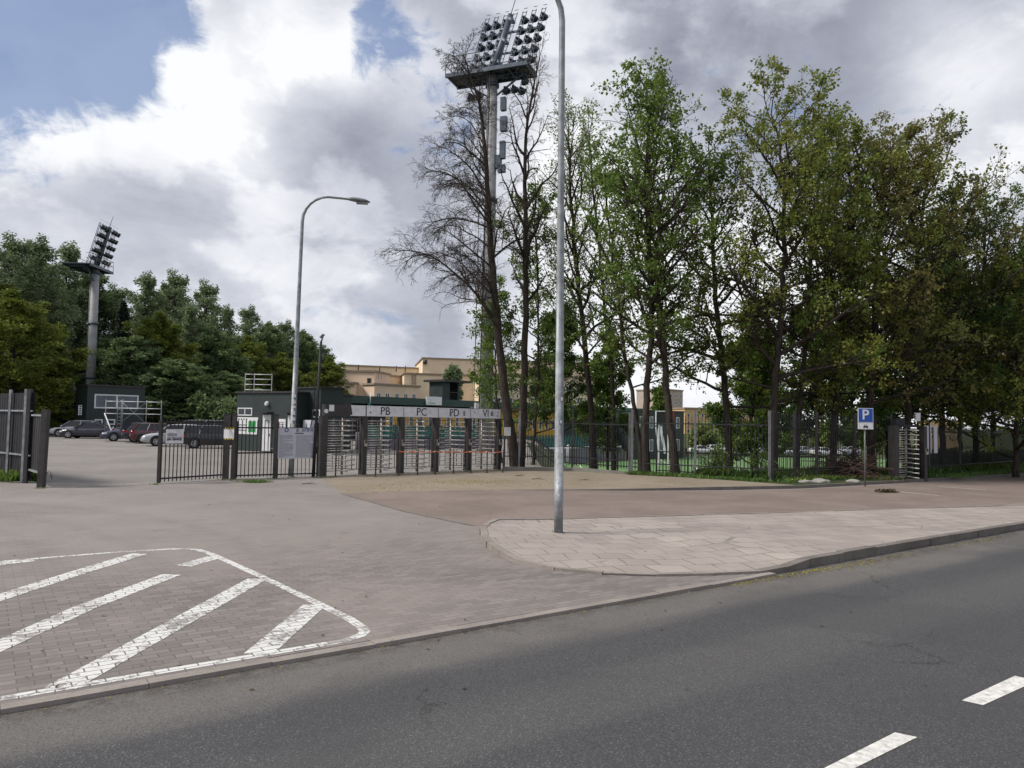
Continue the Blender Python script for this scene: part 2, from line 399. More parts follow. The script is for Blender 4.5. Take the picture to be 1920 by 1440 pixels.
# ------------------------------------------------------------------ object helpers
def thing(name, label, cat, loc=(0, 0, 0), rotz=0.0, group=None):
    o = bpy.data.objects.new(name, None); COL.objects.link(o)
    o.location = loc; o.rotation_euler = (0, 0, rotz)
    o.empty_display_size = .3
    return tag(o, label, cat, group)
def tag(o, label, cat, group=None):
    o['label'] = label; o['category'] = cat
    if group: o['group'] = group
    return o
def kind(o, k, label=None, cat=None):
    o['kind'] = k
    if label: o['label'] = label
    if cat: o['category'] = cat
    return o
def root_loc(o):
    while o.parent: o = o.parent
    return o.location
def link_mesh(name, me, mat, parent=None):
    o = bpy.data.objects.new(name, me); COL.objects.link(o)
    if mat: me.materials.append(M[mat] if isinstance(mat, str) else mat)
    if parent: o.parent = parent
    return o
class MB:
    def __init__(s): s.v = []; s.f = []; s.sm = []
    def add(s, vs, fs, smooth=False):
        b = len(s.v); s.v += [tuple(v) for v in vs]
        s.f += [[b + i for i in f] for f in fs]; s.sm += [smooth] * len(fs)
        return s
    def hexa(s, c):   # 8 corners: bottom 4 ccw, top 4 ccw
        return s.add(c, [(3, 2, 1, 0), (4, 5, 6, 7), (0, 1, 5, 4), (1, 2, 6, 5), (2, 3, 7, 6), (3, 0, 4, 7)])
    def box(s, c, d, rz=0.0):
        c = Vector(c); hx, hy, hz = d[0] / 2, d[1] / 2, d[2] / 2
        cs, sn = math.cos(rz), math.sin(rz)
        pts = []
        for z in (-hz, hz):
            for x, y in ((-hx, -hy), (hx, -hy), (hx, hy), (-hx, hy)):
                pts.append((c.x + x * cs - y * sn, c.y + x * sn + y * cs, c.z + z))
        return s.hexa(pts)
    def bar(s, a, b, w=.04, h=None):
        """square bar from a to b"""
        a = Vector(a); b = Vector(b); h = h or w
        t = (b - a).normalized(); ref = Vector((0, 0, 1)) if abs(t.z) < .95 else Vector((1, 0, 0))
        u = t.cross(ref).normalized() * w / 2; v = t.cross(u).normalized() * h / 2
        c = [a - u - v, a + u - v, a + u + v, a - u + v, b - u - v, b + u - v, b + u + v, b - u + v]
        return s.hexa(c)
    def post(s, x, y, z0, z1, w, d=None, rz=0):
        return s.box((x, y, (z0 + z1) / 2), (w, d or w, z1 - z0), rz)
    def tube(s, pts, r, n=8, cap=True):
        pts = [Vector(p) for p in pts]; m = len(pts)
        rs = r if isinstance(r, (list, tuple)) else [r] * m
        t0 = (pts[-1] - pts[0]).normalized()
        ref = Vector((0, 0, 1)) if abs(t0.z) < .9 else Vector((1, 0, 0))
        vs = []
        for i, p in enumerate(pts):
            t = (pts[min(i + 1, m - 1)] - pts[max(i - 1, 0)]).normalized()
            u = t.cross(ref).normalized(); v = t.cross(u).normalized()
            for k in range(n):
                a = 2 * PI * k / n
                vs.append(p + (u * math.cos(a) + v * math.sin(a)) * rs[i])
        fs = []
        for i in range(m - 1):
            for k in range(n):
                k2 = (k + 1) % n
                fs.append((i * n + k, i * n + k2, (i + 1) * n + k2, (i + 1) * n + k))
        s.add(vs, fs, True)
        if cap:
            b = len(s.v) - len(vs)
            s.f.append([b + k for k in reversed(range(n))]); s.sm.append(False)
            s.f.append([b + (m - 1) * n + k for k in range(n)]); s.sm.append(False)
        return s
    def quad(s, a, b, c, d): return s.add([a, b, c, d], [(0, 1, 2, 3)])
    def plate(s, a, b, z0, z1, th=.02):
        """upright plate between ground points a and b"""
        return s.bar((a[0], a[1], (z0 + z1) / 2), (b[0], b[1], (z0 + z1) / 2), th, z1 - z0)
    def prism(s, poly, z0, z1):
        n = len(poly)
        vs = [(p[0], p[1], z0) for p in poly] + [(p[0], p[1], z1) for p in poly]
        return s.add(vs, [tuple(reversed(range(n))), tuple(range(n, 2 * n))] + [(i, (i + 1) % n, n + (i + 1) % n, n + i) for i in range(n)])
    def build(s, name, mat, parent=None, world=True):
        me = bpy.data.meshes.new(name)
        off = root_loc(parent) if (parent is not None and world) else Vector((0, 0, 0))
        vs = [(v[0] - off.x, v[1] - off.y, v[2] - off.z) for v in s.v]
        me.from_pydata(vs, [], s.f)
        me.polygons.foreach_set('use_smooth', s.sm)
        bm = bmesh.new(); bm.from_mesh(me); bmesh.ops.recalc_face_normals(bm, faces=bm.faces); bm.to_mesh(me); bm.free()
        me.update()
        return link_mesh(name, me, mat, parent)
def copy_tree(o, parent=None):
    c = o.copy(); COL.objects.link(c); c.parent = parent
    for ch in list(o.children): copy_tree(ch, c)
    return c
def mesh_np(name, V, F, smooth=None):
    me = bpy.data.meshes.new(name)
    nv, nf = len(V), len(F)
    me.vertices.add(nv); me.vertices.foreach_set('co', np.asarray(V, dtype=np.float32).ravel())
    me.loops.add(nf * 4); me.loops.foreach_set('vertex_index', np.asarray(F, dtype=np.int32).ravel())
    me.polygons.add(nf)
    me.polygons.foreach_set('loop_start', np.arange(0, nf * 4, 4, dtype=np.int32))
    if smooth is not None: me.polygons.foreach_set('use_smooth', np.full(nf, smooth))
    me.update(calc_edges=True); me.validate()
    return me
def poly_sheet(name, pts, mat, parent=None):
    """flat or gently sloping sheet from an outline of 3-D points, triangulated"""
    bm = bmesh.new()
    vs = [bm.verts.new(p) for p in pts]
    f = bm.faces.new(vs); bm.normal_update()
    if f.normal.z < 0: f.normal_flip()
    bmesh.ops.triangulate(bm, faces=[f])
    me = bpy.data.meshes.new(name); bm.to_mesh(me); bm.free()
    return link_mesh(name, me, mat, parent)
def ribbon(pts, width, z=None, side=0):
    """flat strip along a polyline; side 0 centred, +1 to the left of travel"""
    pts = [Vector(p) for p in pts]; L = []; R = []
    for i, p in enumerate(pts):
        t = (pts[min(i + 1, len(pts) - 1)] - pts[max(i - 1, 0)]); t.z = 0; t.normalize()
        nrm = Vector((-t.y, t.x, 0))
        a = p + nrm * width * (.5 + .5 * side); b = p - nrm * width * (.5 - .5 * side)
        if z is not None: a.z = b.z = z
        L.append(a); R.append(b)
    return L, R
def strip(name, pts, width, mat, z=None, skirt=None, side=0, parent=None):
    L, R = ribbon(pts, width, z, side); n = len(L)
    mb = MB(); vs = L + R
    mb.add(vs, [(i, n + i, n + i + 1, i + 1) for i in range(n - 1)])
    if skirt is not None:
        for S in (L, R):
            mb.add(list(S) + [Vector((p.x, p.y, skirt)) for p in S], [(i, i + 1, n + i + 1, n + i) for i in range(n - 1)])
        for i in (0, n - 1):
            mb.add([L[i], R[i], Vector((R[i].x, R[i].y, skirt)), Vector((L[i].x, L[i].y, skirt))], [(0, 1, 2, 3)])
    return mb.build(name, mat, parent)
def text(name, s, size, mat, parent, origin, xdir, zdir=(0, 0, 1), ext=.004, align='CENTER', sx=1.0, local=False, off=0.0):
    cu = bpy.data.curves.new('t', 'FONT'); cu.body = s; cu.size = size; cu.extrude = ext; cu.offset = off
    cu.align_x = align; cu.align_y = 'CENTER'; cu.resolution_u = 3
    o = bpy.data.objects.new('t', cu); COL.objects.link(o)
    dg = bpy.context.evaluated_depsgraph_get()
    me = bpy.data.meshes.new_from_object(o.evaluated_get(dg))
    bpy.data.objects.remove(o); bpy.data.curves.remove(cu)
    X = Vector(xdir).normalized(); Z = Vector(zdir).normalized(); Y = Z.cross(X)
    off_ = Vector((0, 0, 0)) if local else root_loc(parent)
    base = Vector(origin) - off_
    for v in me.vertices:
        c = v.co
        v.co = base + X * c.x * sx + Z * c.y + (-Y) * c.z
    me.materials.clear()
    return link_mesh(name, me, mat, parent)
# ------------------------------------------------------------------ ground
ZR = -.03
def sstep(a, b, x):
    t = np.clip((x - a) / (b - a), 0, 1); return t * t * (3 - 2 * t)
FL = [(-60, 34), (G(0, 890).x, G(0, 890).y), (G(80, 912).x, G(80, 912).y), (G(297, 907).x, G(297, 907).y), (G(420, 899).x, G(420, 899).y), (G(603, 893).x, G(603, 893).y), (G(930, 880).x, G(930, 880).y), (G(1180, 890).x, G(1180, 890).y), (G(1443, 907).x, G(1443, 907).y), (14, 29.5), (60, 46)]
def yg(x): return np.interp(x, [p[0] for p in FL], [p[1] for p in FL])
def gz(x, y):
    x = np.asarray(x, float); y = np.asarray(y, float)
    d = sstep(2.0, 22.0, y - yg(x)) * sstep(-1.0, 4.0, x - .035 * y)
    back = sstep(150, 190, y) * 2.5
    left = sstep(-40, -55, x) * 1.0
    return -3.0 * d + back * d + left * sstep(60, 90, y)
def zat(x, y): return float(gz(x, y))
xs = np.concatenate([np.arange(-900, -90, 45), np.arange(-90, 110, 1.5), np.arange(110, 900, 45)])
ys = np.concatenate([np.arange(-300, -20, 20), np.arange(-20, 200, 1.5), np.arange(200, 1400, 40)])
XX, YY = np.meshgrid(xs, ys)
ZZ = gz(XX, YY) - .10 * (YY < yg(XX) - 2.5) - .012
V = np.stack([XX, YY, ZZ], -1).reshape(-1, 3)
nx = len(xs)
ii, jj = np.meshgrid(np.arange(nx - 1), np.arange(len(ys) - 1))
a = (jj * nx + ii).ravel()
F = np.stack([a, a + 1, a + 1 + nx, a + nx], -1)
cen = V[F].mean(1)
rp = (cen[:, 0] - cen[:, 1] * .035); behind = cen[:, 1] - yg(cen[:, 0])
is_pitch = (cen[:, 2] < -2.6) & (cen[:, 1] < 118) & (cen[:, 0] < 75) & (cen[:, 0] > .06 * cen[:, 1])
is_park = (behind > 0) & (rp < -.5) & (cen[:, 0] > -44) & (cen[:, 1] < 88)
kind(link_mesh('ground', mesh_np('ground', V, F[~is_pitch & ~is_park]), 'soil_and_grass'), 'structure')
Vp = V.copy()
kind(link_mesh('football_pitch', mesh_np('football_pitch', V, F[is_pitch]), 'pitch_grass'), 'structure')
kind(link_mesh('car_park', mesh_np('car_park', V + [0, 0, .008], F[is_park]), 'car_park_surface'), 'structure')

def along(p, a, b): return p + RU * a + RN * b
KL = G(0, 1320)
far_l, far_r = KL - RU * 60, KL + RU * 120
road = MB()
for i in range(24):
    p, q = far_l + RU * 7.5 * i, far_l + RU * 7.5 * (i + 1)
    road.quad(p + Vector((0, 0, ZR)), q + Vector((0, 0, ZR)), q - RN * 11 + Vector((0, 0, ZR)), p - RN * 11 + Vector((0, 0, ZR)))
kind(road.build('road', 'asphalt_road'), 'structure')
# far side of the street, behind the viewer
kind(MB().prism([far_l - RN * 11, far_r - RN * 11, far_r - RN * 15, far_l - RN * 15], -.1, .08).build('pavement', 'concrete_slabs'), 'structure')

# brick forecourt up to the gates
fc = [far_l, KL, KL + RU * 40, G(1920, 880), G(1700, 893), G(1443, 907), G(1180, 890), G(930, 878), G(603, 892), G(420, 899), G(297, 906), G(80, 912), G(0, 885) + Vector((-6, 3, 0)), Vector((-60, 34, 0))]
kind(poly_sheet('forecourt', [Vector((p.x, p.y, 0)) for p in fc], 'paving_bricks'), 'structure')
# drain line across the gateway
# flush kerb beside the road
k_end = G(1440, 1073)
ks = [KL - RU * 60]
s_end = (k_end - KL).dot(RU)
nk = 60
kp = [KL + RU * (-20 + (s_end + 20) * i / nk) for i in range(nk + 1)]
rk = random.Random(4)
for i in range(nk):
    pass
mb = MB()
s = -20.0
while s < s_end:
    l = min(1.0, s_end - s) - .006
    a_ = KL + RU * s - RN * .02; b_ = KL + RU * (s + l) - RN * .02
    z = .007 + rk.uniform(-.005, .006); o = rk.uniform(-.012, .012)
    mb.prism([a_ - RN * (.13 - o), b_ - RN * (.13 - o), b_ + RN * o, a_ + RN * o], -.06, z)
    s += l + .006
kind(mb.build('kerb', 'kerb_stone'), 'structure')

# reddish lane behind the traffic island, and the dusty footpath at the fence
far1 = G(1920, 893) + (G(1920, 893) - G(1700, 906)).normalized() * 40
lane = [G(885, 986), G(760, 960), G(640, 926), G(760, 921), G(940, 919), G(1100, 920), G(1350, 921), G(1500, 918), G(1700, 907), G(1920, 894), far1,
        far1 + Vector((10, -12, 0)), KL + RU * 60 + RN * 2, G(1500, 990)]
kind(poly_sheet('parking_lane', [Vector((p.x, p.y, .004)) for p in lane], 'lane_surface'), 'structure')
kz = lambda px: .10 * min(1, max(0, (px - 1050) / 250)) + .006
kpx = [(640, 926), (760, 921), (940, 919), (1100, 919.5), (1200, 920), (1350, 919), (1500, 916), (1700, 905), (1920, 891)]
edge = [G(x, y, 0) for x, y in kpx]
edge = [Vector((p.x, p.y, kz(x))) for p, (x, y) in zip(edge, kpx)]
far2 = edge[-1] + (edge[-1] - edge[-2]).normalized() * 40; far2.z = edge[-1].z
edge_all = edge + [far2]
path = [Vector((p.x, p.y, p.z)) for p in edge[:7]] + [Vector((*G(1440, 909).xy, .10)), Vector((*G(1300, 898).xy, .09)), Vector((*G(1180, 891).xy, .07)),
        Vector((*G(1060, 884).xy, .03)), Vector((*G(935, 881).xy, .01)), Vector((*G(603, 893).xy, .008))]
kind(poly_sheet('footpath', path, 'dusty_path'), 'structure')
verge = [Vector((p.x, p.y, .106)) for p in edge_all[6:]] + [Vector((60, 52, .1)), Vector((36, 40, .1)), Vector((*G(1920, 868).xy, .1)), Vector((*G(1700, 880).xy, .1)), Vector((*G(1530, 892).xy, .1)), Vector((*G(1443, 904).xy, .1)),
         Vector((*G(1303, 893).xy, .09)), Vector((*G(1190, 887).xy, .07)), Vector((*G(1180, 892).xy, .076)), Vector((*G(1300, 900).xy, .095)), Vector((*G(1400, 908).xy, .105))]
kind(poly_sheet('verge', verge, 'soil_and_grass'), 'structure')
kind(strip('footpath_kerb', edge_all[2:], .13, 'dark_kerb_stone', None, -.03, 1), 'structure')
kind(strip('paving_seam', [G(886, 985, .007), G(760, 959, .007), G(640, 925, .007)], .09, 'dark_kerb_stone', .007), 'structure')
# island
def lift(px, py, z): p = G(px, py, 0); p.z = z; return p
low = [(925, 983, .10), (908, 991, .11), (900, 1003, .12), (902, 1015, .12), (912, 1028, .11), (935, 1043, .09), (965, 1056, .055), (1040, 1070, .03), (1130, 1078, .025), (1230, 1081, .022), (1340, 1079, .022), (1430, 1075, .022), (1475, 1069, .04), (1520, 1060, .10)]
lowp = [lift(*q) for q in low]
s0 = (lowp[-1] - KL).dot(RU)
road_k = [KL + RU * (s0 + d) + Vector((0, 0, .105)) for d in (3, 6, 10, 20, 45)]
upp = [lift(1040, 976, .03), lift(1500, 962, .03), lift(1920, 949, .03)]
du = (upp[-1] - upp[-2]).normalized()
upf = upp[-1] + du * 22
outline = lowp + road_k + [upf] + list(reversed(upp))
# fine triangulation so that the slab can dip at the crossing
bm = bmesh.new(); vs = [bm.verts.new(p) for p in outline]; f = bm.faces.new(vs); bmesh.ops.triangulate(bm, faces=[f])
bmesh.ops.recalc_face_normals(bm, faces=bm.faces)
me = bpy.data.meshes.new('pavement_island'); bm.to_mesh(me); bm.free()
kind(link_mesh('traffic_island', me, 'concrete_slabs'), 'structure')
mb = MB()
def kerb_run(pts, lo, width=.13, piece=.95, gap=.010, dz=.008):
    P2 = []
    for p, q in zip(pts[:-1], pts[1:]):
        L_ = (q - p).length; n = max(1, round(L_ / piece))
        for i in range(n):
            a_ = p.lerp(q, i / n); b_ = p.lerp(q, (i + 1) / n); t = (b_ - a_).normalized()
            b_ = b_ - t * gap; nn = Vector((-t.y, t.x, 0)).normalized()
            j = rk.uniform(-.012, .012); jz = rk.uniform(-.006, .008) + dz
            c = [a_ - nn * j, b_ - nn * j, b_ + nn * (width - j), a_ + nn * (width - j)]
            mb.hexa([Vector((v.x, v.y, lo)) for v in c] + [Vector((v.x, v.y, v.z + jz)) for v in c])
kerb_run(lowp[:7], -.02, .12, .5)
kerb_run(lowp[6:12], -.02, .10, .9)
kind(mb.build('island_kerb', 'kerb_stone'), 'structure')
mb = MB(); kerb_run(lowp[11:] + road_k, -.06, .15, 1.0)
kind(mb.build('road_kerb', 'dark_kerb_stone'), 'structure')
mb = MB(); kerb_run(list(reversed([lowp[0]] + upp + [upf])), -.01, .08, 1.0, dz=.012)
kind(mb.build('island_back_kerb', 'kerb_stone'), 'structure')

# painted hatching on the bricks
outl = [(-140, 1066), (0, 1053), (130, 1042), (237, 1034), (317, 1029.5), (350, 1029), (372, 1031), (392, 1037), (420, 1049), (495, 1083), (602, 1134), (655, 1160), (678, 1175), (684, 1184), (676, 1191), (640, 1201), (554, 1217), (400, 1245), (200, 1277), (0, 1307), (-120, 1327)]
hz_pts = [G(x, y, .002) for x, y in outl]
# the line beside the kerb is a straight run one hand away from it
for i in range(15, len(hz_pts)):
    sA = (hz_pts[i] - KL).dot(RU); hz_pts[i] = KL + RU * sA + RN * .12 + Vector((0, 0, .002))
o = strip('painted_outline', hz_pts, .115, 'worn_white_paint', .002); kind(o, 'structure')
def band(name, px, wd, z=.0035):
    kind(strip(name, [G(x, y, z) for x, y in px], wd, 'worn_white_paint', z), 'structure')
band('painted_stripe', [(-40, 1062), (62, 1050)], .22)
band('painted_stripe', [(-160, 1168), (0, 1120), (150, 1072), (262, 1038)], .27)
band('painted_stripe', [(-120, 1262), (0, 1210), (158, 1139), (322, 1077)], .27)
band('painted_stripe', [(344, 1061), (404, 1044)], .27)
band('painted_stripe', [(112, 1290), (158, 1265), (483, 1085)], .27)
band('painted_stripe', [(484, 1226), (590, 1134)], .27)
for q in ([(1803, 1313), (1843, 1322), (1945, 1276), (1903, 1267)], [(1678, 1373), (1720, 1382), (1600, 1440), (1545, 1440)]):
    if q[2][1] == 1440:   # long dash runs out of the frame
        a0, a1, b1, b0 = [G(x, y, ZR + .004) for x, y in q]
        d = (b0 - a0) * .25; q3 = [a0, a1, b1 + d, b0 + d]
    else: q3 = [G(x, y, ZR + .004) for x, y in q]
    kind(poly_sheet('lane_dash', [Vector((p.x, p.y, ZR + .004)) for p in q3], 'line_paint'), 'structure')
for (x0, y0, x1, y1) in ((1655, 919, 1762, 929), (1760, 912, 1850, 919)):
    kind(strip('parking_line', [G(x0, y0, .008), G(x1, y1, .008)], .07, 'line_paint', .008), 'structure')
# thin drain line in the gateway and the seam on the forecourt
kind(strip('drain_line', [G(144, 913.5, .004), G(220, 911, .004), G(292, 908, .004)], .08, 'dark_kerb_stone', .004), 'structure')
# pitch lines
for pts in ([(7, 60), (50, 74)], [(7, 60), (9, 108)], [(9, 108), (60, 112)], [(16, 63), (22, 112)]):
    q = [Vector((x, y, -2.985)) for x, y in pts]
    kind(strip('pitch_line', q, .12, 'line_paint', -2.985), 'structure')
# car park: painted bay lines
for px in ((120, 826, 215, 822), (215, 830, 262, 829), (270, 838, 330, 842)):
    kind(strip('bay_line', [G(px[0], px[1], .006), G(px[2], px[3], .006)], .1, 'line_paint', .006), 'structure')
# ------------------------------------------------------------------ buildings
UP = Vector((0, 0, 1))
def H(px, py, Y): return P(px, py, Y).z
def X_(px, py, Y): return P(px, py, Y).x
def frame_panel(parent, o, u, x0, x1, z0, z1, fr=.06, mat='white_frame', glass='window_glass', mull=(), name='window', out=None, pane_name='pane', proud=.03):
    """window on a vertical wall: o wall origin, u direction along wall, out outward normal"""
    out = out or Vector((u.y, -u.x, 0))
    def p(s, z, d): q = o + u * s + out * d; return Vector((q.x, q.y, z))
    mb = MB()
    for s0, s1, a, b in ((x0, x1, z0, z0 + fr), (x0, x1, z1 - fr, z1), (x0, x0 + fr, z0 + fr, z1 - fr), (x1 - fr, x1, z0 + fr, z1 - fr)):
        mb.hexa([p(s0, a, 0), p(s1, a, 0), p(s1, a, proud), p(s0, a, proud), p(s0, b, 0), p(s1, b, 0), p(s1, b, proud), p(s0, b, proud)])
    for m_ in mull:
        s = x0 + (x1 - x0) * m_
        mb.hexa([p(s - fr / 2, z0 + fr, 0), p(s + fr / 2, z0 + fr, 0), p(s + fr / 2, z0 + fr, proud - .004), p(s - fr / 2, z0 + fr, proud - .004), p(s - fr / 2, z1 - fr, 0), p(s + fr / 2, z1 - fr, 0), p(s + fr / 2, z1 - fr, proud - .004), p(s - fr / 2, z1 - fr, proud - .004)])
    f = mb.build(name, mat, parent)
    g = MB().hexa([p(x0 + fr, z0 + fr, 0), p(x1 - fr, z0 + fr, 0), p(x1 - fr, z0 + fr, .01), p(x0 + fr, z0 + fr, .01), p(x0 + fr, z1 - fr, 0), p(x1 - fr, z1 - fr, 0), p(x1 - fr, z1 - fr, .01), p(x0 + fr, z1 - fr, .01)])
    g.build(pane_name, glass, f)
    return f
def wall_box(a, b, depth, z0, z1):
    """footprint prism: front from a to b (left to right as seen), going back by depth"""
    a = Vector((a[0], a[1], 0)); b = Vector((b[0], b[1], 0)); u = (b - a).normalized(); n = Vector((-u.y, u.x, 0))
    return MB().prism([a, b, b + n * depth, a + n * depth], z0, z1), a, u, (b - a).length, n

# ---- dark green ticket office at the gate
A = G(441, 840); B = G(548, 847)
A = P(441, 840, 47); B = P(552, 847, 44.5)
mb, a_, u_, L_, n_ = wall_box(A, B, 5, -.1, 3.62)
tk = thing('ticket_office', 'flat roofed dark green ticket office with white doors and posters behind the railings', 'building', a_)
mb.build('wall', 'green_wall', tk)
MB().prism([a_ - u_ * .1 - n_ * .1, a_ + u_ * (L_ + .1) - n_ * .1, a_ + u_ * (L_ + .1) + n_ * 5.1, a_ - u_ * .1 + n_ * 5.1], 3.622, 3.72).build('roof', 'dark_post', tk)
sc = L_ / 111.0
def sx(px): return (px - 441) * sc
def zz(py, Y=46): return H(500, py, Y)
frame_panel(tk, a_, u_, sx(444), sx(472), zz(780), zz(765), .07, mull=(.5,))
fp = lambda nm, x0, x1, y0, y1, mat, d=.03: None
def board(nm, par, o, u, x0, x1, z0, z1, mat, d0=0.0, d=.03):
    out = Vector((u.y, -u.x, 0))
    c = []
    for z in (z0, z1):
        for s, dd in ((x0, d0 + d), (x1, d0 + d), (x1, d0), (x0, d0)):
            q = o + u * s + out * dd; c.append(Vector((q.x, q.y, z)))
    return MB().hexa(c).build(nm, mat, par)
pb = board('poster_board', tk, a_, u_, sx(442), sx(484), zz(815), zz(783), 'paper')
board('poster', pb, a_, u_, sx(466), sx(480), zz(811), zz(790), 'poster_green', .032, .006)
board('poster', pb, a_, u_, sx(467.5), sx(478), zz(807), zz(802), 'pale_glass', .04, .004)
for k in range(3):
    board('poster', pb, a_, u_, sx(445), sx(463), zz(799 + k * 5), zz(796.5 + k * 5), 'ink_grey', .032, .003)
for k in range(4): board('poster_mark', pb, a_, u_, sx(446 + k * 5), sx(448.2 + k * 5), zz(788), zz(785.5), 'ink_black', .032, .004)
dr = board('door', tk, a_, u_, sx(493), sx(508), .05, zz(778), 'white_frame')
board('door_handle', dr, a_, u_, sx(505.2), sx(506.6), 1.0, 1.12, 'dark_post', .031, .04)
board('door_plate', dr, a_, u_, sx(498), sx(503), zz(789), zz(787), 'ink_grey', .031, .006)
board('door_canopy', tk, a_, u_, sx(491), sx(512), zz(774), zz(772.5), 'dark_post', 0, .5)
pb = board('poster_board', tk, a_, u_, sx(519), sx(535), zz(806), zz(785), 'paper')
for k in range(4): board('poster', pb, a_, u_, sx(521), sx(533), zz(792 + k * 3.6), zz(790.4 + k * 3.6), 'ink_grey', .032, .003)
dr = board('door', tk, a_, u_, sx(539), sx(549), .05, zz(778), 'white_frame')
board('door_canopy', tk, a_, u_, sx(536), sx(552), zz(774), zz(772.5), 'dark_post', 0, .5)
dome = MB().tube([a_ + u_ * sx(501) - n_ * .02 + UP * zz(757), a_ + u_ * sx(501) - n_ * .2 + UP * zz(757.6)], [.17, .10], 10); dome.build('wall_lamp', 'white_frame', tk)
# ---- taller dark block to its right
A = P(552, 847, 46.5); B = P(598, 850, 44.5)
mb, a_, u_, L_, n_ = wall_box(A, B, 1.6, -.1, 3.95)
db = thing('service_building', 'taller dark block between the ticket office and the turnstiles, small white window', 'building', a_)
mb.build('wall', 'green_wall', db)
MB().prism([a_ - u_ * .08 - n_ * .12, a_ + u_ * (L_ + .1) - n_ * .12, a_ + u_ * (L_ + .1) + n_ * 1.6, a_ - u_ * .08 + n_ * 1.6], 3.952, 4.03).build('roof', 'dark_post', db)
frame_panel(db, a_, u_, L_ * .72, L_ * 1.0, H(590, 783, 45), H(590, 768, 45), .07)
MB().box((a_ + u_ * L_ * .82 - n_ * .3 + UP * 1.2), (.9, .5, 1.6), math.atan2(u_.y, u_.x)).build('meter_cabinet', 'notice_board', db)

# ---- dark office beyond the parked cars
A = P(160, 826, 69); B = P(268, 826, 72.5)
mb, a_, u_, L_, n_ = wall_box(A, B, 4, -.1, H(210, 724, 69))
ob = thing('office_block', 'dark green two storey office with wide white framed window beyond the parked cars', 'building', a_)
mb.build('wall', 'green_wall', ob)
zt = H(210, 724, 69)
MB().prism([a_ - u_ * .1 - n_ * .1, a_ + u_ * (L_ + .1) - n_ * .1, a_ + u_ * (L_ + .1) + n_ * 4.1, a_ - u_ * .1 + n_ * 4.1], zt + .002, zt + .15).build('roof', 'dark_post', ob)
sc = L_ / 108.0; sx2 = lambda px: (px - 160) * sc
frame_panel(ob, a_, u_, sx2(173), sx2(256), H(215, 766, 69), H(215, 739, 69), .13, mull=(.5,), glass='pale_glass')
frame_panel(ob, a_, u_, sx2(175), sx2(190), H(185, 797, 69), H(185, 786, 69), .12)
frame_panel(ob, a_, u_, sx2(197), sx2(213), H(205, 797, 69), H(205, 786, 69), .12)
board('side_sign', ob, a_, u_, sx2(147), sx2(153), H(150, 778, 70), H(150, 760, 70), 'white_board', -.4, .08)
for k in range(4):
    board('sign_mark', ob, a_, u_, sx2(148.3), sx2(151.7), H(150, 776 - k * 4.2, 70), H(150, 773.6 - k * 4.2, 70), 'ink_black', -.318, .01)
A2 = P(136, 826, 76); B2 = P(160, 826, 75)
mb, a2, u2, L2, n2 = wall_box(A2, B2, 5, -.1, H(150, 733, 75))
mb.build('annexe', 'dark_interior', ob)
board('light_box', ob, a2, u2, L2 * .12, L2 * .98, H(150, 731, 75), H(150, 722, 75), 'white_board', 0, .3)

# ---- the stand behind the turnstiles
Y1 = 60.0
RF = []
for px, py in ((560, 737.5), (600, 738.5), (895, 752.5), (1180, 765)):
    r_ = ray(px, py); RF.append(r_)
ZR_ = 4.35
Rp = []
for r_ in RF: Rp.append(Vector((0, 0, CAM_H)) + r_ * ((ZR_ - CAM_H) / r_.z))
s_dir = (Rp[3] - Rp[1]); s_dir.z = 0; s_dir.normalize()
s_n = Vector((s_dir.y, -s_dir.x, 0))            # towards the pitch
S0 = Vector((Rp[1].x, Rp[1].y, 0)) - s_dir * 4
SL = (Rp[3] - Rp[1]).length + 8
st = thing('stadium_stand', 'long low dark green grandstand with yellow walled middle behind the turnstiles', 'grandstand', S0)
def sp(s, d, z): q = S0 + s_dir * s + s_n * d; return Vector((q.x, q.y, z))
def sbox(nm, s0, s1, d0, d1, z0, z1, mat, par=st):
    c = [sp(s0, d0, z0), sp(s1, d0, z0), sp(s1, d1, z0), sp(s0, d1, z0), sp(s0, d0, z1), sp(s1, d0, z1), sp(s1, d1, z1), sp(s0, d1, z1)]
    return MB().hexa(c).build(nm, mat, par)
sbox('roof', 0, SL, -5, 0, ZR_ - .75, ZR_, 'green_fascia')
sbox('rear_wall', 0, SL, -5, -4.6, -3.2, ZR_ - .754, 'green_wall')
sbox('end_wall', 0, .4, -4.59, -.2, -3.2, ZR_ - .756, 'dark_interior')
# find s for a pixel column at roof edge
def s_at(px, d=0.0):
    r_ = ray(px, 780); k = (S0 + s_n * d)
    # solve k.xy + s*dir = t*r.xy
    det = s_dir.x * -r_.y + r_.x * s_dir.y
    return (-k.x * -r_.y + -r_.x * k.y * 1.0) / det if False else ((k.y * r_.x - k.x * r_.y) / (s_dir.x * r_.y - s_dir.y * r_.x))
sy0, sy1 = s_at(735), s_at(1066)
zf = ZR_ - .75
sbox('fascia_rail', s_at(912), s_at(1075), -.1, .1, zf - .22, zf - .02, 'red_roof')
def zlev(px, py, d=0.0):
    s = s_at(px, d); q = sp(s, d, 0); r_ = ray(px, py); return CAM_H + r_.z * (q.y / r_.y)
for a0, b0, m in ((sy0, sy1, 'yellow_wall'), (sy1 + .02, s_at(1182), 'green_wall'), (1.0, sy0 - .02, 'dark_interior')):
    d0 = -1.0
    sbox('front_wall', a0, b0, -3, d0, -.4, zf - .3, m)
wl = (sy1 - sy0)
nwin = 22
for k in range(nwin):
    s0_ = sy0 + wl * (k + .28) / nwin
    frame_panel(st, S0 - s_n, s_dir, s0_, s0_ + wl / nwin * .45, 1.05, 2.45, .1, out=s_n, glass='window_glass', proud=.05)
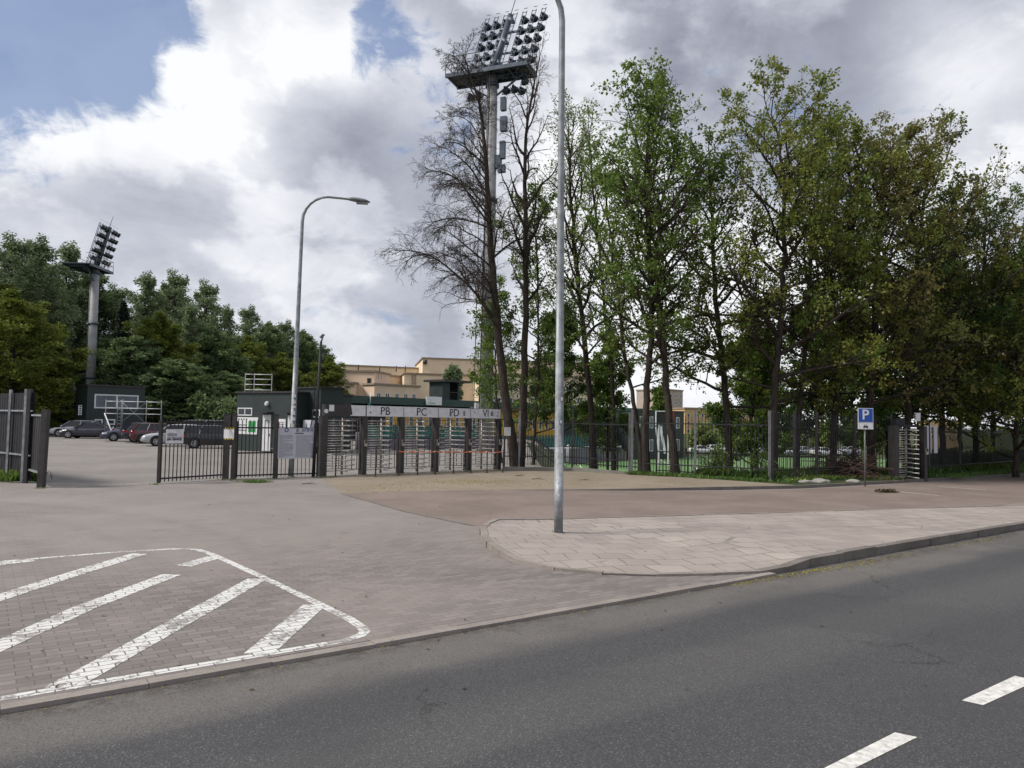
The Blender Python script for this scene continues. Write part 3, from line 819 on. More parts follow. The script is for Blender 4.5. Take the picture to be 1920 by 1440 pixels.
for px in (1120, 1131, 1141, 1151, 1160, 1169):
    s0_ = s_at(px, -1)
    frame_panel(st, S0 - s_n, s_dir, s0_, s0_ + 1.1, .5, 2.2, .14, out=s_n, glass='window_glass', proud=.05)
# terraced seats and ramp wall in front
seats = MB()
for r_i in range(5):
    d0 = 0.2 + r_i * .8; z1 = -.05 - r_i * .35
    s = s_at(940, 2)
    s1_ = s_at(1125, 2)
    while s < s1_:
        l = .45
        c = sp(s, d0, z1)
        seats.box((c.x, c.y, z1 + .02), (.4, .42, .06), math.atan2(s_dir.y, s_dir.x))
        cb = sp(s, d0 - .2, z1 + .22); seats.box((cb.x, cb.y, cb.z), (.4, .05, .4), math.atan2(s_dir.y, s_dir.x))
        s += .62
ob_s = seats.build('seat_rows', 'teal_seat', st); kind(ob_s, 'stuff')
sbox('terrace', s_at(925, 2), s_at(1150, 2), -.9, 4.2, -3.2, -1.85, 'concrete_old')
tb = MB()
for r_i in range(5):
    c = [sp(s_at(925, 2), -.2 + r_i * .8, -3), sp(s_at(1150, 2), -.2 + r_i * .8, -3), sp(s_at(1150, 2), .6 + r_i * .8, -3), sp(s_at(925, 2), .6 + r_i * .8, -3)]
    zt_ = -.08 - r_i * .35
    tb.hexa(c + [Vector((q.x, q.y, zt_)) for q in c])
tb.build('seat_steps', 'concrete_old', st)
sbox('ramp_wall', s_at(940, 4.5), s_at(1165, 4.5), 4.3, 4.6, -3.2, -1.15, 'grey_ramp')
sbox('ramp_coping', s_at(940, 4.5), s_at(1165, 4.5), 4.25, 4.65, -1.148, -1.02, 'white_board')
# low terrace of teal seats seen through the turnstiles
ta, tb_ = P(694, 840, 50), P(930, 840, 57)
ta.z = tb_.z = 0
tuu = (tb_ - ta).normalized(); tnn = Vector((-tuu.y, tuu.x, 0)); tL = (tb_ - ta).length
lt = thing('seat_terrace', 'low terrace with teal seats and grey front wall seen through the turnstiles', 'seating', ta)
m_ = MB()
for r_i in range(3):
    z1 = .75 + r_i * .22; q0_ = ta + tnn * (.7 * r_i)
    m_.hexa([q0_, q0_ + tuu * tL, q0_ + tuu * tL + tnn * .7, q0_ + tnn * .7, q0_ + UP * z1, q0_ + tuu * tL + UP * z1, q0_ + tuu * tL + tnn * .7 + UP * z1, q0_ + tnn * .7 + UP * z1])
m_.build('steps', 'grey_ramp', lt)
m_ = MB()
for r_i in range(3):
    s = .3 * r_i
    while s < tL - .5:
        c = ta + tuu * (s + .25) + tnn * (.7 * r_i + .4) + UP * (.75 + r_i * .22)
        m_.box(c + UP * .12, (.42, .4, .06), math.atan2(tuu.y, tuu.x)).box(c + UP * .34 + tnn * .18, (.42, .05, .36), math.atan2(tuu.y, tuu.x)); s += .56
kind(m_.build('seat_rows', 'teal_seat', lt), 'stuff')
# far wing with windows at the end of the stand
A = P(1188, 846, 104); B = P(1282, 850, 112)
mb, a_, u_, L_, n_ = wall_box(A, B, 9, -3.2, H(1240, 772, 108))
fw = thing('clubhouse', 'dark green two storey clubhouse with white windows at the far end of the stand', 'building', (a_.x, a_.y, -3))
mb.build('wall', 'green_wall', fw)
for i, px in enumerate((1198, 1216, 1234, 1252, 1266)):
    s = (px - 1188) / 94 * L_
    for z in (-1.9, 1.4): frame_panel(fw, a_, u_, s, s + .9, z, z + 1.7, .12, glass='pale_glass')
MB().prism([a_ - u_ * .1 - n_ * .1, a_ + u_ * (L_ + .1) - n_ * .1, a_ + u_ * (L_ + .1) + n_ * 9, a_ - u_ * .1 + n_ * 9], H(1240, 772, 108) + .002, H(1240, 772, 108) + .2).build('roof', 'green_fascia', fw)
MB().bar(P(1238, 800, 102), P(1247, 850, 102), .5, .3).build('stair_post', 'white_board', fw); MB().bar(P(1230, 800, 102), P(1236, 850, 102), .25, .2).build('stair_post', 'white_board', fw)
# scoreboard
c0 = P(1231, 796, 90); c1 = P(1258, 796, 90); zt = H(1244, 772, 90)
sb = thing('scoreboard', 'black scoreboard panel with white edge standing by the pitch before the clubhouse', 'scoreboard', (c0.x, c0.y, -3))
MB().hexa([Vector((c0.x, 90, c0.z)), Vector((c1.x, 90, c0.z)), Vector((c1.x, 90.25, c0.z)), Vector((c0.x, 90.25, c0.z)), Vector((c0.x, 90, zt)), Vector((c1.x, 90, zt)), Vector((c1.x, 90.25, zt)), Vector((c0.x, 90.25, zt))]).build('screen', 'ink_black', sb)
MB().box((c0.x - .06, 90.1, (c0.z + zt) / 2), (.11, .3, zt - c0.z + .2)).box(((c0.x + c1.x) / 2, 90.1, zt + .06), (c1.x - c0.x, .3, .11)).build('border', 'white_board', sb)
for xx in (c0.x + .3, c1.x - .3): MB().bar((xx, 90.1, -3), (xx, 90.1, c0.z), .15).build('leg', 'white_board', sb)
# red banner
c0 = P(1259, 797, 88); c1 = P(1264, 797, 88); zt = H(1262, 773, 88)
fl = thing('banner', 'narrow red banner on a pole right of the scoreboard', 'flag', (c0.x, 88, -3))
MB().tube([(c0.x - .05, 88, -3), (c0.x - .05, 88, zt + .1)], .05, 6).build('pole', 'grey_post', fl)
MB().hexa([Vector((x, y, z)) for z in (c0.z, zt) for x, y in ((c0.x, 87.98), (c1.x, 88.05), (c1.x, 88.08), (c0.x, 88.01))]).build('cloth', 'red_cloth', fl)

# commentary box on the roof, white sign, small green flag
zr = ZR_
sA, sB = s_at(829, -2), s_at(868, -2)
cb = thing('commentary_box', 'small dark open shelter with flat roof on top of the stand roof', 'shelter', sp(sA, -2, zr))
zt = CAM_H + ray(848, 713).z * (sp((sA + sB) / 2, -2, 0).y / ray(848, 713).y)
sbox('side_wall', sA, sA + (sB - sA) * .34, -4.2, -2, zr, zt - .25, 'green_wall', cb)
sbox('back_post', sA + (sB - sA) * .72, sA + (sB - sA) * .78, -4.2, -2.0, zr, zt - .25, 'green_wall', cb)
sbox('front_panel', sA + (sB - sA) * .72, sB, -4.2, -3.9, zr, zt - .25, 'grey_post', cb)
sbox('roof', sA - .4, sB + .7, -4.8, -1.3, zt - .246, zt, 'dark_post', cb)
sbox('railing', sA + (sB - sA) * .34, sB, -1.98, -1.92, zr + .9, zr + .98, 'dark_post', cb)
s0_, s1_ = s_at(800, .3), s_at(829, .3)
bs = sbox('roof_sign', s0_, s1_, .12, .2, ZR_ - .65, ZR_ + .25, 'white_board', None)
tag(bs, 'small white advertising board fixed on the green roof edge under the shelter', 'sign')
for v in bs.data.vertices: pass
bl = sbox('sign_picture', s0_ + .3, s1_ - 1.0, .205, .21, ZR_ - .5, ZR_ - .42, 'poster_green', bs)
# plain sign pole flag
q = sp(s_at(693, .1), .15, ZR_ - .65)
gf = thing('pennant', 'green pennant hanging from a pale short pole on the stand roof edge', 'flag', q)
MB().tube([q, q + UP * 1.0], .05, 6).build('pole', 'white_board', gf)
MB().add([q + UP * .35, q + Vector((-.35, -.1, -.45)), q + Vector((.1, -.05, -.45)), q + Vector((.05, 0, .1))], [(0, 1, 2, 3)]).add([q + UP * .35 + Vector((0, .03, 0)), q + Vector((-.35, -.07, -.45)), q + Vector((.1, -.02, -.45)), q + Vector((.05, .03, .1))], [(3, 2, 1, 0)]).build('cloth', 'teal_seat', gf)

# ---- big cream building behind
cr = thing('institute_building', 'big cream flat roofed building with stepped wings behind the stand', 'building', P(640, 790, 150))
def cblock(x0, x1, ytop, Y, dep, mat='cream_wall', Yr=None, name='wing', cor=True, left=True):
    Yr = Yr or Y
    pa, pb_ = P(x0, 790, Y), P(x1, 790, Yr)
    z = H((x0 + x1) / 2, ytop, (Y + Yr) / 2)
    m_, a_, u_, L_, n_ = wall_box(pa, pb_, dep, -3, z)
    w_ = m_.build(name, mat, cr)
    if cor:
        MB().prism([a_ - u_ * .25 - n_ * .25, a_ + u_ * (L_ + .25) - n_ * .25, a_ + u_ * (L_ + .25) + n_ * (dep + .2), a_ - u_ * .25 + n_ * (dep + .2)], z + .002, z + .35).build('cornice', 'cornice', w_)
    return w_, a_, u_, L_, n_, z
cblock(640, 790, 689, 178, 30, Yr=185)
cblock(790, 1110, 678, 172, 25, Yr=180)
cblock(700, 760, 706, 150, 16, 'cream_wall_shaded', Yr=158)
w1 = cblock(628, 700, 697, 142, 10, 'cream_wall_shaded', Yr=141)
w6 = cblock(756, 900, 704, 152, 10, Yr=156)
w7 = cblock(900, 1120, 706, 150, 14, Yr=158)
w4 = cblock(700.3, 785, 724, 139, 12, 'cream_wall_shaded', Yr=147)
cblock(600, 664, 719, 139.5, 2.4, 'cream_wall_shaded', Yr=139.5)
w, a_, u_, L_, n_, z = w1
s = (686 - 628) / 72 * L_
frame_panel(cr, a_, u_, s, s + .9, H(688, 742, 142), H(688, 709, 142), .12, mat='cornice', glass='window_glass')
w, a_, u_, L_, n_, z = w4
for px in (701, 717, 735, 752, 768):
    s = (px - 699) / 86 * L_ + .3
    frame_panel(cr, a_, u_, s, s + 1.0, H(px, 750, 142), H(px, 737, 142), .13, mull=(.5,))
    frame_panel(cr, a_ + n_ * 12.2 - n_ * .2, u_, s, s + .5, 9.0, 9.01, .001) if False else None
w, a_, u_, L_, n_, z = w6
lad = MB()
for dx in (0, .7): lad.bar(a_ + u_ * (1.6 + dx) - n_ * .15 + UP * (H(770, 726, 152)), a_ + u_ * (1.6 + dx) - n_ * .15 + UP * (z + .3), .12)
zz_ = H(770, 726, 152)
while zz_ < z: lad.bar(a_ + u_ * 1.6 - n_ * .15 + UP * zz_, a_ + u_ * 2.3 - n_ * .15 + UP * zz_, .08); zz_ += .4
lad.build('ladder', 'cornice', cr)
s = (890 - 756) / 144 * L_
frame_panel(cr, a_, u_, s, s + 1.4, H(893, 731, 155), H(893, 716, 155), .15, mull=(.5,))
w, a_, u_, L_, n_, z = w7
for px in range(925, 1110, 22):
    for py in (722, 745):
        s = (px - 900) / 220 * L_
        frame_panel(cr, a_, u_, s, s + 1.4, H(px, py + 12, 154), H(px, py, 154), .15, mull=(.5,))
for px, py, Y in ((672, 686, 178), (712, 688, 178), (743, 688, 180), (760, 688, 180)):
    q = P(px, py, Y); MB().tube([q - UP * 1.2, q + UP * .3], .14, 6).build('roof_vent', 'dark_post', cr)
q = P(797, 675, 172); MB().tube([q - UP * .9, q], .5, 8).build('roof_vent', 'dark_post', cr)
rl = MB()
for i in range(16):
    q = P(640 + i * 5, 694.5 + i * .25, 143); rl.bar(q, q - UP * 1.3, .08)
rl.bar(P(640, 694, 143), P(715, 697, 143), .08)
rl.build('roof_railing', 'cornice', cr)

# ---- blocks seen far beyond the pitch
def far_block(nm, label, x0, x1, yt, Y, mat, rows, cols, dep=12):
    a = P(x0, 790, Y); b = P(x1, 790, Y + 6)
    z = H((x0 + x1) / 2, yt, Y)
    m_, a_, u_, L_, n_ = wall_box(a, b, dep, -4, z)
    t = thing(nm, label, 'building', (a_.x, a_.y, -3.5))
    m_.build('wall', mat, t)
    MB().prism([a_ - u_ * .2 - n_ * .2, a_ + u_ * (L_ + .2) - n_ * .2, a_ + u_ * (L_ + .2) + n_ * (dep + .2), a_ - u_ * .2 + n_ * (dep + .2)], z + .002, z + .4).build('roof', 'cornice', t)
    for r in range(rows):
        for c in range(cols):
            s = L_ * (c + .3) / cols; zb = -1 + (z + .2) * (r + .35) / rows
            frame_panel(t, a_, u_, s, s + L_ / cols * .4, zb, zb + (z + 1) / rows * .45, .12)
far_block('apartment_block', 'tall tan and grey apartment block showing between the trunks right of the scoreboard', 1254, 1280, 732, 230, 'tan_block', 6, 3)
far_block('apartment_block', 'long low orange rendered building beyond the parked white cars and trees', 1284, 1440, 768, 190, 'orange_block', 3, 12)
far_block('apartment_block', 'pale yellow building showing low through the trees beside the lone right hand turnstile', 1735, 1800, 790, 160, 'orange_block', 2, 8, dep=2)

# ------------------------------------------------------------------ walls, fences and gates
def fence(label, pts, zt_p, zt_post, rails, sp_=.14, thick=.02, post_w=.08, posts=None, pmat='dark_post', picket_mat='black_steel', z0=.05, light=(), name='railing_fence', group=None, posts_top=None):
    """pts: ground corners with posts; rails: heights above ground"""
    pts = [Vector(p) for p in pts]
    t = thing(name, label, 'fence', pts[0], group=group)
    for i, p in enumerate(pts):
        zt = zt_post if posts_top is None else posts_top[i]
        mb = MB().post(p.x, p.y, p.z - .15, p.z + zt, post_w)
        mb.build('post', 'grey_post' if i in light else pmat, t)
    for p, q in zip(pts[:-1], pts[1:]):
        L_ = (q - p).length; u = (q - p) / L_
        mb = MB(); n = int(L_ / sp_)
        for k in range(1, n):
            c = p + u * (L_ * k / n)
            mb.post(c.x, c.y, c.z + z0, c.z + zt_p, thick)
        mb.build('picket_panel', picket_mat, t)
        for h in rails:
            MB().bar(p + u * post_w / 2 + UP * h, q - u * post_w / 2 + UP * h, .045).build('rail', picket_mat, t)
    return t
def g3(px, py, z=0.0):
    p = G(px, py, z); return p
# low concrete base under the first fence run
cw = MB()
wp = [g3(945, 884), g3(1000, 884), g3(1073, 885), g3(1180, 893)]
for p, q in zip(wp[:-1], wp[1:]):
    u = (q - p).normalized(); nn = Vector((-u.y, u.x, 0))
    cw.hexa([p, q, q + nn * .2, p + nn * .2, p + UP * .2, q + UP * .17, q + nn * .2 + UP * .17, p + nn * .2 + UP * .2])
tag(cw.build('low_wall', 'concrete_old'), 'low weathered concrete kerb wall under the railings right of the turnstiles', 'wall')
o_ = Vector((0, .1, .0))
fa = [g3(945, 882) + o_, g3(973, 882) + o_, g3(1073, 884) + o_, g3(1180, 892)]
fence('dark tall railings on a low concrete wall between turnstiles and grey post', fa, 2.2, 2.62, (.62, 2.1), sp_=.13, light=(1, 3), z0=.25)
fb = [g3(1180, 893) + Vector((.1, 0, 0)), g3(1303, 900), g3(1443, 908)]
fence('tall black railings with grey posts along the grass edge before the tall maples', fb, 2.5, 2.72, (.55, 2.18), sp_=.13, light=(0, 1, 2))
fc_ = [g3(1443, 908) + Vector((.1, .02, 0)), g3(1490, 905), g3(1532, 902), g3(1604, 900), g3(1672, 901)]
fence('tall black railings behind the dandelion bank up to the lone turnstile', fc_, 2.62, 2.75, (.5, 2.1), sp_=.12, light=())
fd = [g3(1742, 896), g3(1800, 891), g3(1860, 886), g3(1925, 880), g3(2010, 874)]
fence('dark railings running on right of the lone turnstile under the trees', fd, 2.2, 2.4, (.5, 2.0), sp_=.12)
# lower guard rail behind
gp = [P(952, 858, 38), P(1004, 857, 38.5)]
def rail_fence(label, pts, h, rails, sp_, name='guard_rail'):
    return fence(label, pts, h, h + .02, rails, sp_=sp_, post_w=.06, name=name, thick=.018, z0=.1)
gy = 35.5
def gr(px, Y): q = P(px, 850, Y); return Vector((q.x, Y, zat(q.x, Y)))
rail_fence('low black guard rail above the pitch from the stair railing to the grey post', [Vector((P(1048, 850, 36).x, 36, 0)), Vector((P(1110, 850, 34.8).x, 34.8, 0)), Vector((P(1158, 850, 34).x, 34, 0)), Vector((P(1198, 850, 33.3).x, 33.3, 0))], 1.0, (.2, .98), .14)
rail_fence('low black guard rail with broad panels between the right hand maple trunks', [Vector((P(1231, 850, 33).x, 33, -.1)), Vector((P(1290, 850, 32).x, 32, -.1)), Vector((P(1420, 850, 31).x, 31, -.15)), Vector((P(1550, 850, 31.5).x, 31.5, -.15))], 1.05, (.2, 1.03), .16)
# stair railing going down to the pitch
sr = thing('stair_railing', 'black sloping handrail of the steps leading down behind the railings', 'railing', (P(980, 850, 36).x, 36, 0))
T0, T1, T2 = P(975, 820, 37), P(1001, 820, 36.5), P(1042, 852, 35.6)
mb = MB().bar(T0, T1, .07).bar(T1, T2, .07).bar(T1 - UP * .45, T2 - UP * .45, .05).bar(T0 - UP * .45, T1 - UP * .45, .05)
mb.build('handrail', 'black_steel', sr)
mb = MB()
for k in range(8):
    a = T0.lerp(T1, k / 7); mb.bar(a, Vector((a.x, a.y, a.z - 1.05)), .03)
for k in range(1, 10):
    a = T1.lerp(T2, k / 9); mb.bar(a, Vector((a.x, a.y, a.z - 1.0)), .03)
mb.build('balusters', 'black_steel', sr)
MB().bar(T1, T1 - UP * 1.2, .08).build('post', 'black_steel', sr); MB().bar(T0, T0 - UP * 1.2, .08).build('post', 'black_steel', sr)

# ---- gates on the left
zp_ = g3(77, 913)
def pt_on(a, b, px):    # point of segment ab at pixel column
    r_ = ray(px, 850); d = b - a
    s = (a.y * r_.x - a.x * r_.y) / (d.x * r_.y - d.y * r_.x)
    return a + d * s
def closed_panel():
    a, b = P(-60, 878, 30.5), P(57, 905, 25.2)
    a.z = b.z = 0
    b2 = G(57, 906); a1 = G(-70, 885); L1 = (b2 - a1).length; a2 = b2 + (a1 - b2).normalized() * 24
    u = (b2 - a2).normalized(); L_ = (b2 - a2).length; n_ = Vector((-u.y, u.x, 0))
    t = thing('solid_fence', 'dark corrugated sheet fence with pale rails at the left edge of the picture', 'fence', a2)
    h = H(57, 733, b2.y)
    me = MB(); ns = int(L_ / .05); vs = []
    for k in range(ns + 1):
        p0 = a2 + u * (L_ * k / ns) + n_ * (.025 if (k // 2) % 2 else 0)
        vs += [p0 + UP * .1, p0 + UP * (h - .05)]
    me.add(vs, [(2 * k, 2 * k + 2, 2 * k + 3, 2 * k + 1) for k in range(ns)])
    me.build('sheet_panel', 'black_steel', t)
    for z in (h - .62, .85): MB().bar(a2 - n_ * .05 + UP * z, b2 - n_ * .05 + UP * z, .05).build('rail', 'galvanised', t)
    for px, w_, m in ((-20, .09, 'galvanised'), (20, .07, 'galvanised'), (50, .09, 'galvanised'), (56, .12, 'dark_post'), (-140, .09, 'galvanised'), (-300, .09, 'galvanised')):
        c = pt_on(a2, b2, px)
        MB().post(c.x - n_.x * .08, c.y - n_.y * .08, -.1, h + .06, w_).build('post', m, t)
    return b2, u
b2, gu = closed_panel()
pp = g3(77, 914)
gl = thing('swing_gate', 'lower dark sheet gate leaf folded open beside its thick leaning post at left', 'gate', pp)
MB().bar(pp, Vector((pp.x + .04, pp.y, H(79, 768, pp.y))), .17).build('gate_post', 'dark_post', gl)
mb = MB()
for k in range(5):
    a = b2.lerp(pp, (k + .3) / 5.3); b = b2.lerp(pp, (k + 1.1) / 5.3)
    mb.bar(a + UP * 1.28, b + UP * 1.28, .03, 1.75)
mb.build('gate_leaf', 'black_steel', gl)
MB().bar(b2 + Vector((0, -.08, 2.1)), pp + Vector((0, -.06, 2.1)), .05).bar(b2 + Vector((0, -.08, .42)), pp + Vector((0, -.06, .42)), .05).build('gate_frame', 'galvanised', gl)
def bar_gate(label, a, b, htop, rails, zbar0, n, post_a=True, th=.024):
    t = thing('bar_gate', label, 'gate', a)
    u = (b - a).normalized(); L_ = (b - a).length
    mb = MB()
    for k in range(n):
        c = a + u * (L_ * (k + .5) / n); mb.post(c.x, c.y, zbar0, htop, th)
    mb.build('bars', 'black_steel', t)
    for h in rails: MB().bar(a + UP * h, b + UP * h, .05).build('gate_rail', 'black_steel', t)
    if post_a: MB().bar(a + UP * .02, a + UP * (htop - .05), .09).build('gate_stile', 'dark_post', t)
    return t
ga, gb = g3(297, 907), g3(417, 899)
ogate = bar_gate('wide black barred gate leaf with white sign swung shut between car park and kerb', ga, gb, 2.05, (.16, 1.95), .05, 17)
for px, py, ytop, nm in ((422.5, 898, 777, 'thicker dark gate post wrapped with striped tape, left of the pair'), (436.5, 899, 777, 'slimmer dark gate post hinging the pedestrian gate, right of the pair')):
    c = g3(px, py); zt = H(px, ytop, c.y)
    t = thing('gate_post', nm, 'post', c)
    w_ = .17 if px < 430 else .13
    MB().post(c.x, c.y, -.1, zt, w_).build('post', 'dark_post', t)
    MB().post(c.x, c.y, zt, zt + .03, w_ + .02).build('cap', 'dark_post', t)
c1, c2 = g3(440, 898.5), g3(511, 896)
pg = bar_gate('narrow black pedestrian gate before the ticket office posters', c1, c2, 2.05, (.12, .9, 1.78), .05, 10)
c3 = g3(515, 896.5)
t = thing('gate_post', 'dark post between the pedestrian gate and the big white notice panel', 'post', c3)
MB().post(c3.x, c3.y, -.1, H(515, 778, c3.y), .12).build('post', 'dark_post', t)
MB().post(c3.x, c3.y, H(515, 778, c3.y), H(515, 778, c3.y) + .03, .14).build('cap', 'dark_post', t)
MB().box((c3.x - .12, c3.y - .03, 1.05), (.14, .04, .04)).build('latch', 'galvanised', t)
c4, c5 = g3(519, 896), g3(594, 893.5)
fence('short black railing behind the lamp post carrying the big notice panel', [c4, c5], 1.95, 1.98, (.12, 1.78), sp_=.14, post_w=.05)
# sign on the wide gate
def flat_sign(nm, label, cat, p0, p1, z0, z1, mat='white_board', th=.012, front=.05):
    u = (p1 - p0); u.z = 0; u.normalize(); n_ = Vector((u.y, -u.x, 0))
    a = Vector((p0.x, p0.y, 0)) + n_ * front; b = Vector((p1.x, p1.y, 0)) + n_ * front
    t = thing(nm, label, cat, (a.x, a.y, z0))
    MB().bar(a + UP * (z0 + z1) / 2, b + UP * (z0 + z1) / 2, th, z1 - z0).build('panel', mat, t)
    return t, a, b, u, n_

q0, q1 = pt_on(ga, gb, 308.5), pt_on(ga, gb, 341)
zb, zt = H(325, 832, q0.y), H(325, 805, q0.y)
t, a, b, u, n_ = flat_sign('warning_sign', 'small white sign with two lines of black capitals on the wide barred gate', 'sign', q0, q1, zb, zt)
hh = zt - zb; mid = (a + b) / 2; wq = (b - a).length
def blocks(nm, mat, x0, x1, zc, h, n, seed):
    r_ = random.Random(seed); m_ = MB(); x = x0
    while x < x1 - .01:
        w_ = min(r_.uniform(.5, 1.1) * h * .62, x1 - x)
        p = a + u * (wq * 0 + x + w_ / 2) + n_ * .008
        if r_.random() < .9: m_.box((p.x, p.y, zc + r_.uniform(-.1, .1) * h * .2), (w_ * .72, .004, h * r_.choice((1, 1, .75))), math.atan2(u.y, u.x))
        x += w_
    return m_.build(nm, mat, t)
blocks('lettering', 'ink_grey', wq * .06, wq * .62, zb + hh * .62, .11, 8, 3)
blocks('lettering', 'ink_black', wq * .05, wq * .93, zb + hh * .30, .085, 12, 4)
MB().box((mid + n_ * .008 + UP * (zb + hh * .44)), (wq * .85, .004, .012), math.atan2(u.y, u.x)).build('rule_line', 'ink_black', t)
# taped notice between the two gate posts
q0, q1 = g3(422, 898), g3(441, 899)
zb, zt = H(431, 822, q0.y), H(431, 804, q0.y)
t, a, b, u, n_ = flat_sign('taped_notice', 'small white notice edged with black and yellow tape across the two gate posts', 'sign', q0, q1, zb, zt, 'paper', front=.14)
mb = MB(); mk = MB()
for k in range(8):
    p = a.lerp(b, (k + .5) / 8)
    for z in (zb - .02, zt + .02):
        (mb if k % 2 else mk).box((p.x + n_.x * .01, p.y + n_.y * .01, z), (.055, .012, .05), math.atan2(u.y, u.x))
mb.build('tape_stripe', 'petal', t); mk.build('tape_stripe', 'ink_black', t)
# big notice panel
q0, q1 = pt_on(c4, c5, 518.5), pt_on(c4, c5, 591)
zb, zt = H(555, 861, q0.y), H(555, 803, q0.y)
t, a, b, u, n_ = flat_sign('notice_panel', 'big pale notice panel with rows of small text and blue lettering on the railing', 'sign', q0, q1, zb, zt, 'notice_board')
W_ = (b - a).length; hh = zt - zb
def on(fx, fz): return a + u * (W_ * fx) + n_ * .012 + UP * (zb + hh * fz)
text('lettering', 'FIFA', .19, M['ink_blue'], t, on(.80, .93), u)
MB().box(on(.55, .83), (W_ * .22, .004, .03), math.atan2(u.y, u.x)).build('heading', 'ink_black', t)
em = MB().tube([on(.22, .93) - n_ * .002, on(.22, .93) + n_ * .003], .075, 16); em.build('emblem', 'ink_blue', t)
em = MB().tube([on(.22, .93) + n_ * .002, on(.22, .93) + n_ * .006], .042, 12); em.build('emblem', 'notice_board', t)
em = MB().box(on(.50, .93), (.09, .005, .13), math.atan2(u.y, u.x)); em.build('emblem', 'ink_grey', t)
em = MB().box(on(.64, .93), (.07, .005, .11), math.atan2(u.y, u.x)); em.build('emblem', 'ink_grey', t)
tl = MB(); rr = random.Random(5)
for cx0, cx1 in ((.05, .40), (.47, .94)):
    for k in range(22):
        f1 = cx1 if rr.random() < .75 else cx0 + (cx1 - cx0) * rr.uniform(.3, .9)
        z = .76 - k * .033
        c = (on(cx0, z) + on(f1, z)) / 2
        tl.box(c, (W_ * (f1 - cx0), .003, .010), math.atan2(u.y, u.x))
tl.build('small_print', 'ink_grey', t)
# ------------------------------------------------------------------ turnstiles
TA, TB = G(603, 893), G(932, 880)
tu = (TB - TA).normalized(); tn = Vector((-tu.y, tu.x, 0)); tang = math.atan2(tu.y, tu.x)
TW = (TB - TA).length / 5
tlabels = ['leftmost full height turnstile with a torn blank header panel beside the notice panel', 'full height turnstile under the white header reading PB',
           'full height turnstile under the white header reading PC', 'full height turnstile under the white header reading PD', 'full height turnstile under the white header reading VIE, last on the right']
def build_turnstile(base, u, n, W, label, sign, tall=2.2, header=True, hw=.22, first=False, group='full height turnstiles in the entrance row', shift=0.0):
    t = thing('turnstile', label, 'turnstile', base, group=group)
    ang = math.atan2(u.y, u.x)
    def p(s, d, z): return base + u * s + n * d + UP * z
    # right-hand post
    MB().box(p(W, 0, 1.12), (.17, .34, 2.25), ang).build('post', 'dark_post', t)
    if first: MB().box(p(0, 0, 1.12), (.22, .34, 2.25), ang).build('post', 'dark_post', t)
    cx = W * .52
    rt = MB().tube([p(cx, .12, .03), p(cx, .12, tall)], .045, 10)
    rotor = rt.build('rotor_pole', 'rotor_pole', t)
    arms = MB(); ends = MB(); N_ = 11
    for k in range(N_):
        z = .18 + k * (tall - .3) / (N_ - 1)
        for a in (math.pi + .12 + shift, .35 + shift, -1.75 + shift):
            d = u * math.cos(a) + n * math.sin(a)
            q = p(cx, .12, z); L_ = W * .42
            arms.tube([q + d * .04, q + d * L_], .024, 6)
    arms.build('rotor_arms', 'stainless_bar', rotor)
    comb = MB()
    for k in range(N_ - 1):
        z = .27 + k * (tall - .3) / (N_ - 1)
        comb.tube([p(.08, -.06, z), p(cx - .12, .02, z)], .014, 5)
        comb.tube([p(cx - .12, .02, z), p(cx - .12, .02, z + .0001)], .018, 5)
    comb.build('comb_bars', 'stainless_bar', t)
    # curved cage behind on the right
    cg = MB()
    for k in range(6):
        a = -.15 + k * 1.75 / 5
        q = p(cx + math.cos(a) * W * .43, .12 + math.sin(a) * W * .43, 0)
        cg.tube([q + UP * .2, q + UP * (tall - .05)], .016, 5)
    for z in (.2, .75, 1.3, 1.85, tall - .06):
        ring = [p(cx + math.cos(-.15 + j * .25) * W * .43, .12 + math.sin(-.15 + j * .25) * W * .43, z) for j in range(8)]
        cg.tube(ring, .014, 5)
    cg.build('cage', 'black_steel', t)
    # card reader on the post
    cr_ = MB().box(p(W, -.20, 1.22), (.12, .09, .26), ang).build('card_reader', 'rotor_pole', t)
    MB().box(p(W, -.248, 1.28), (.075, .01, .09), ang).build('display', 'ink_black', cr_)
    MB().box(p(W, -.248, 1.16), (.05, .01, .05), ang).build('button', 'paper', cr_)
    # header
    if header: MB().box(p(W / 2, 0, 2.46), (W - .004, .30, .42), ang).build('header', 'dark_post', t)
    else: MB().box(p(W / 2, .1, tall + .05), (W - .18, .12, .1), ang).box(p(W * .25, .1, tall + .22), (W * .3, .22, .26), ang).build('header', 'black_steel', t)
    return t, p, ang
zlo, zhi = 2.26, 2.67
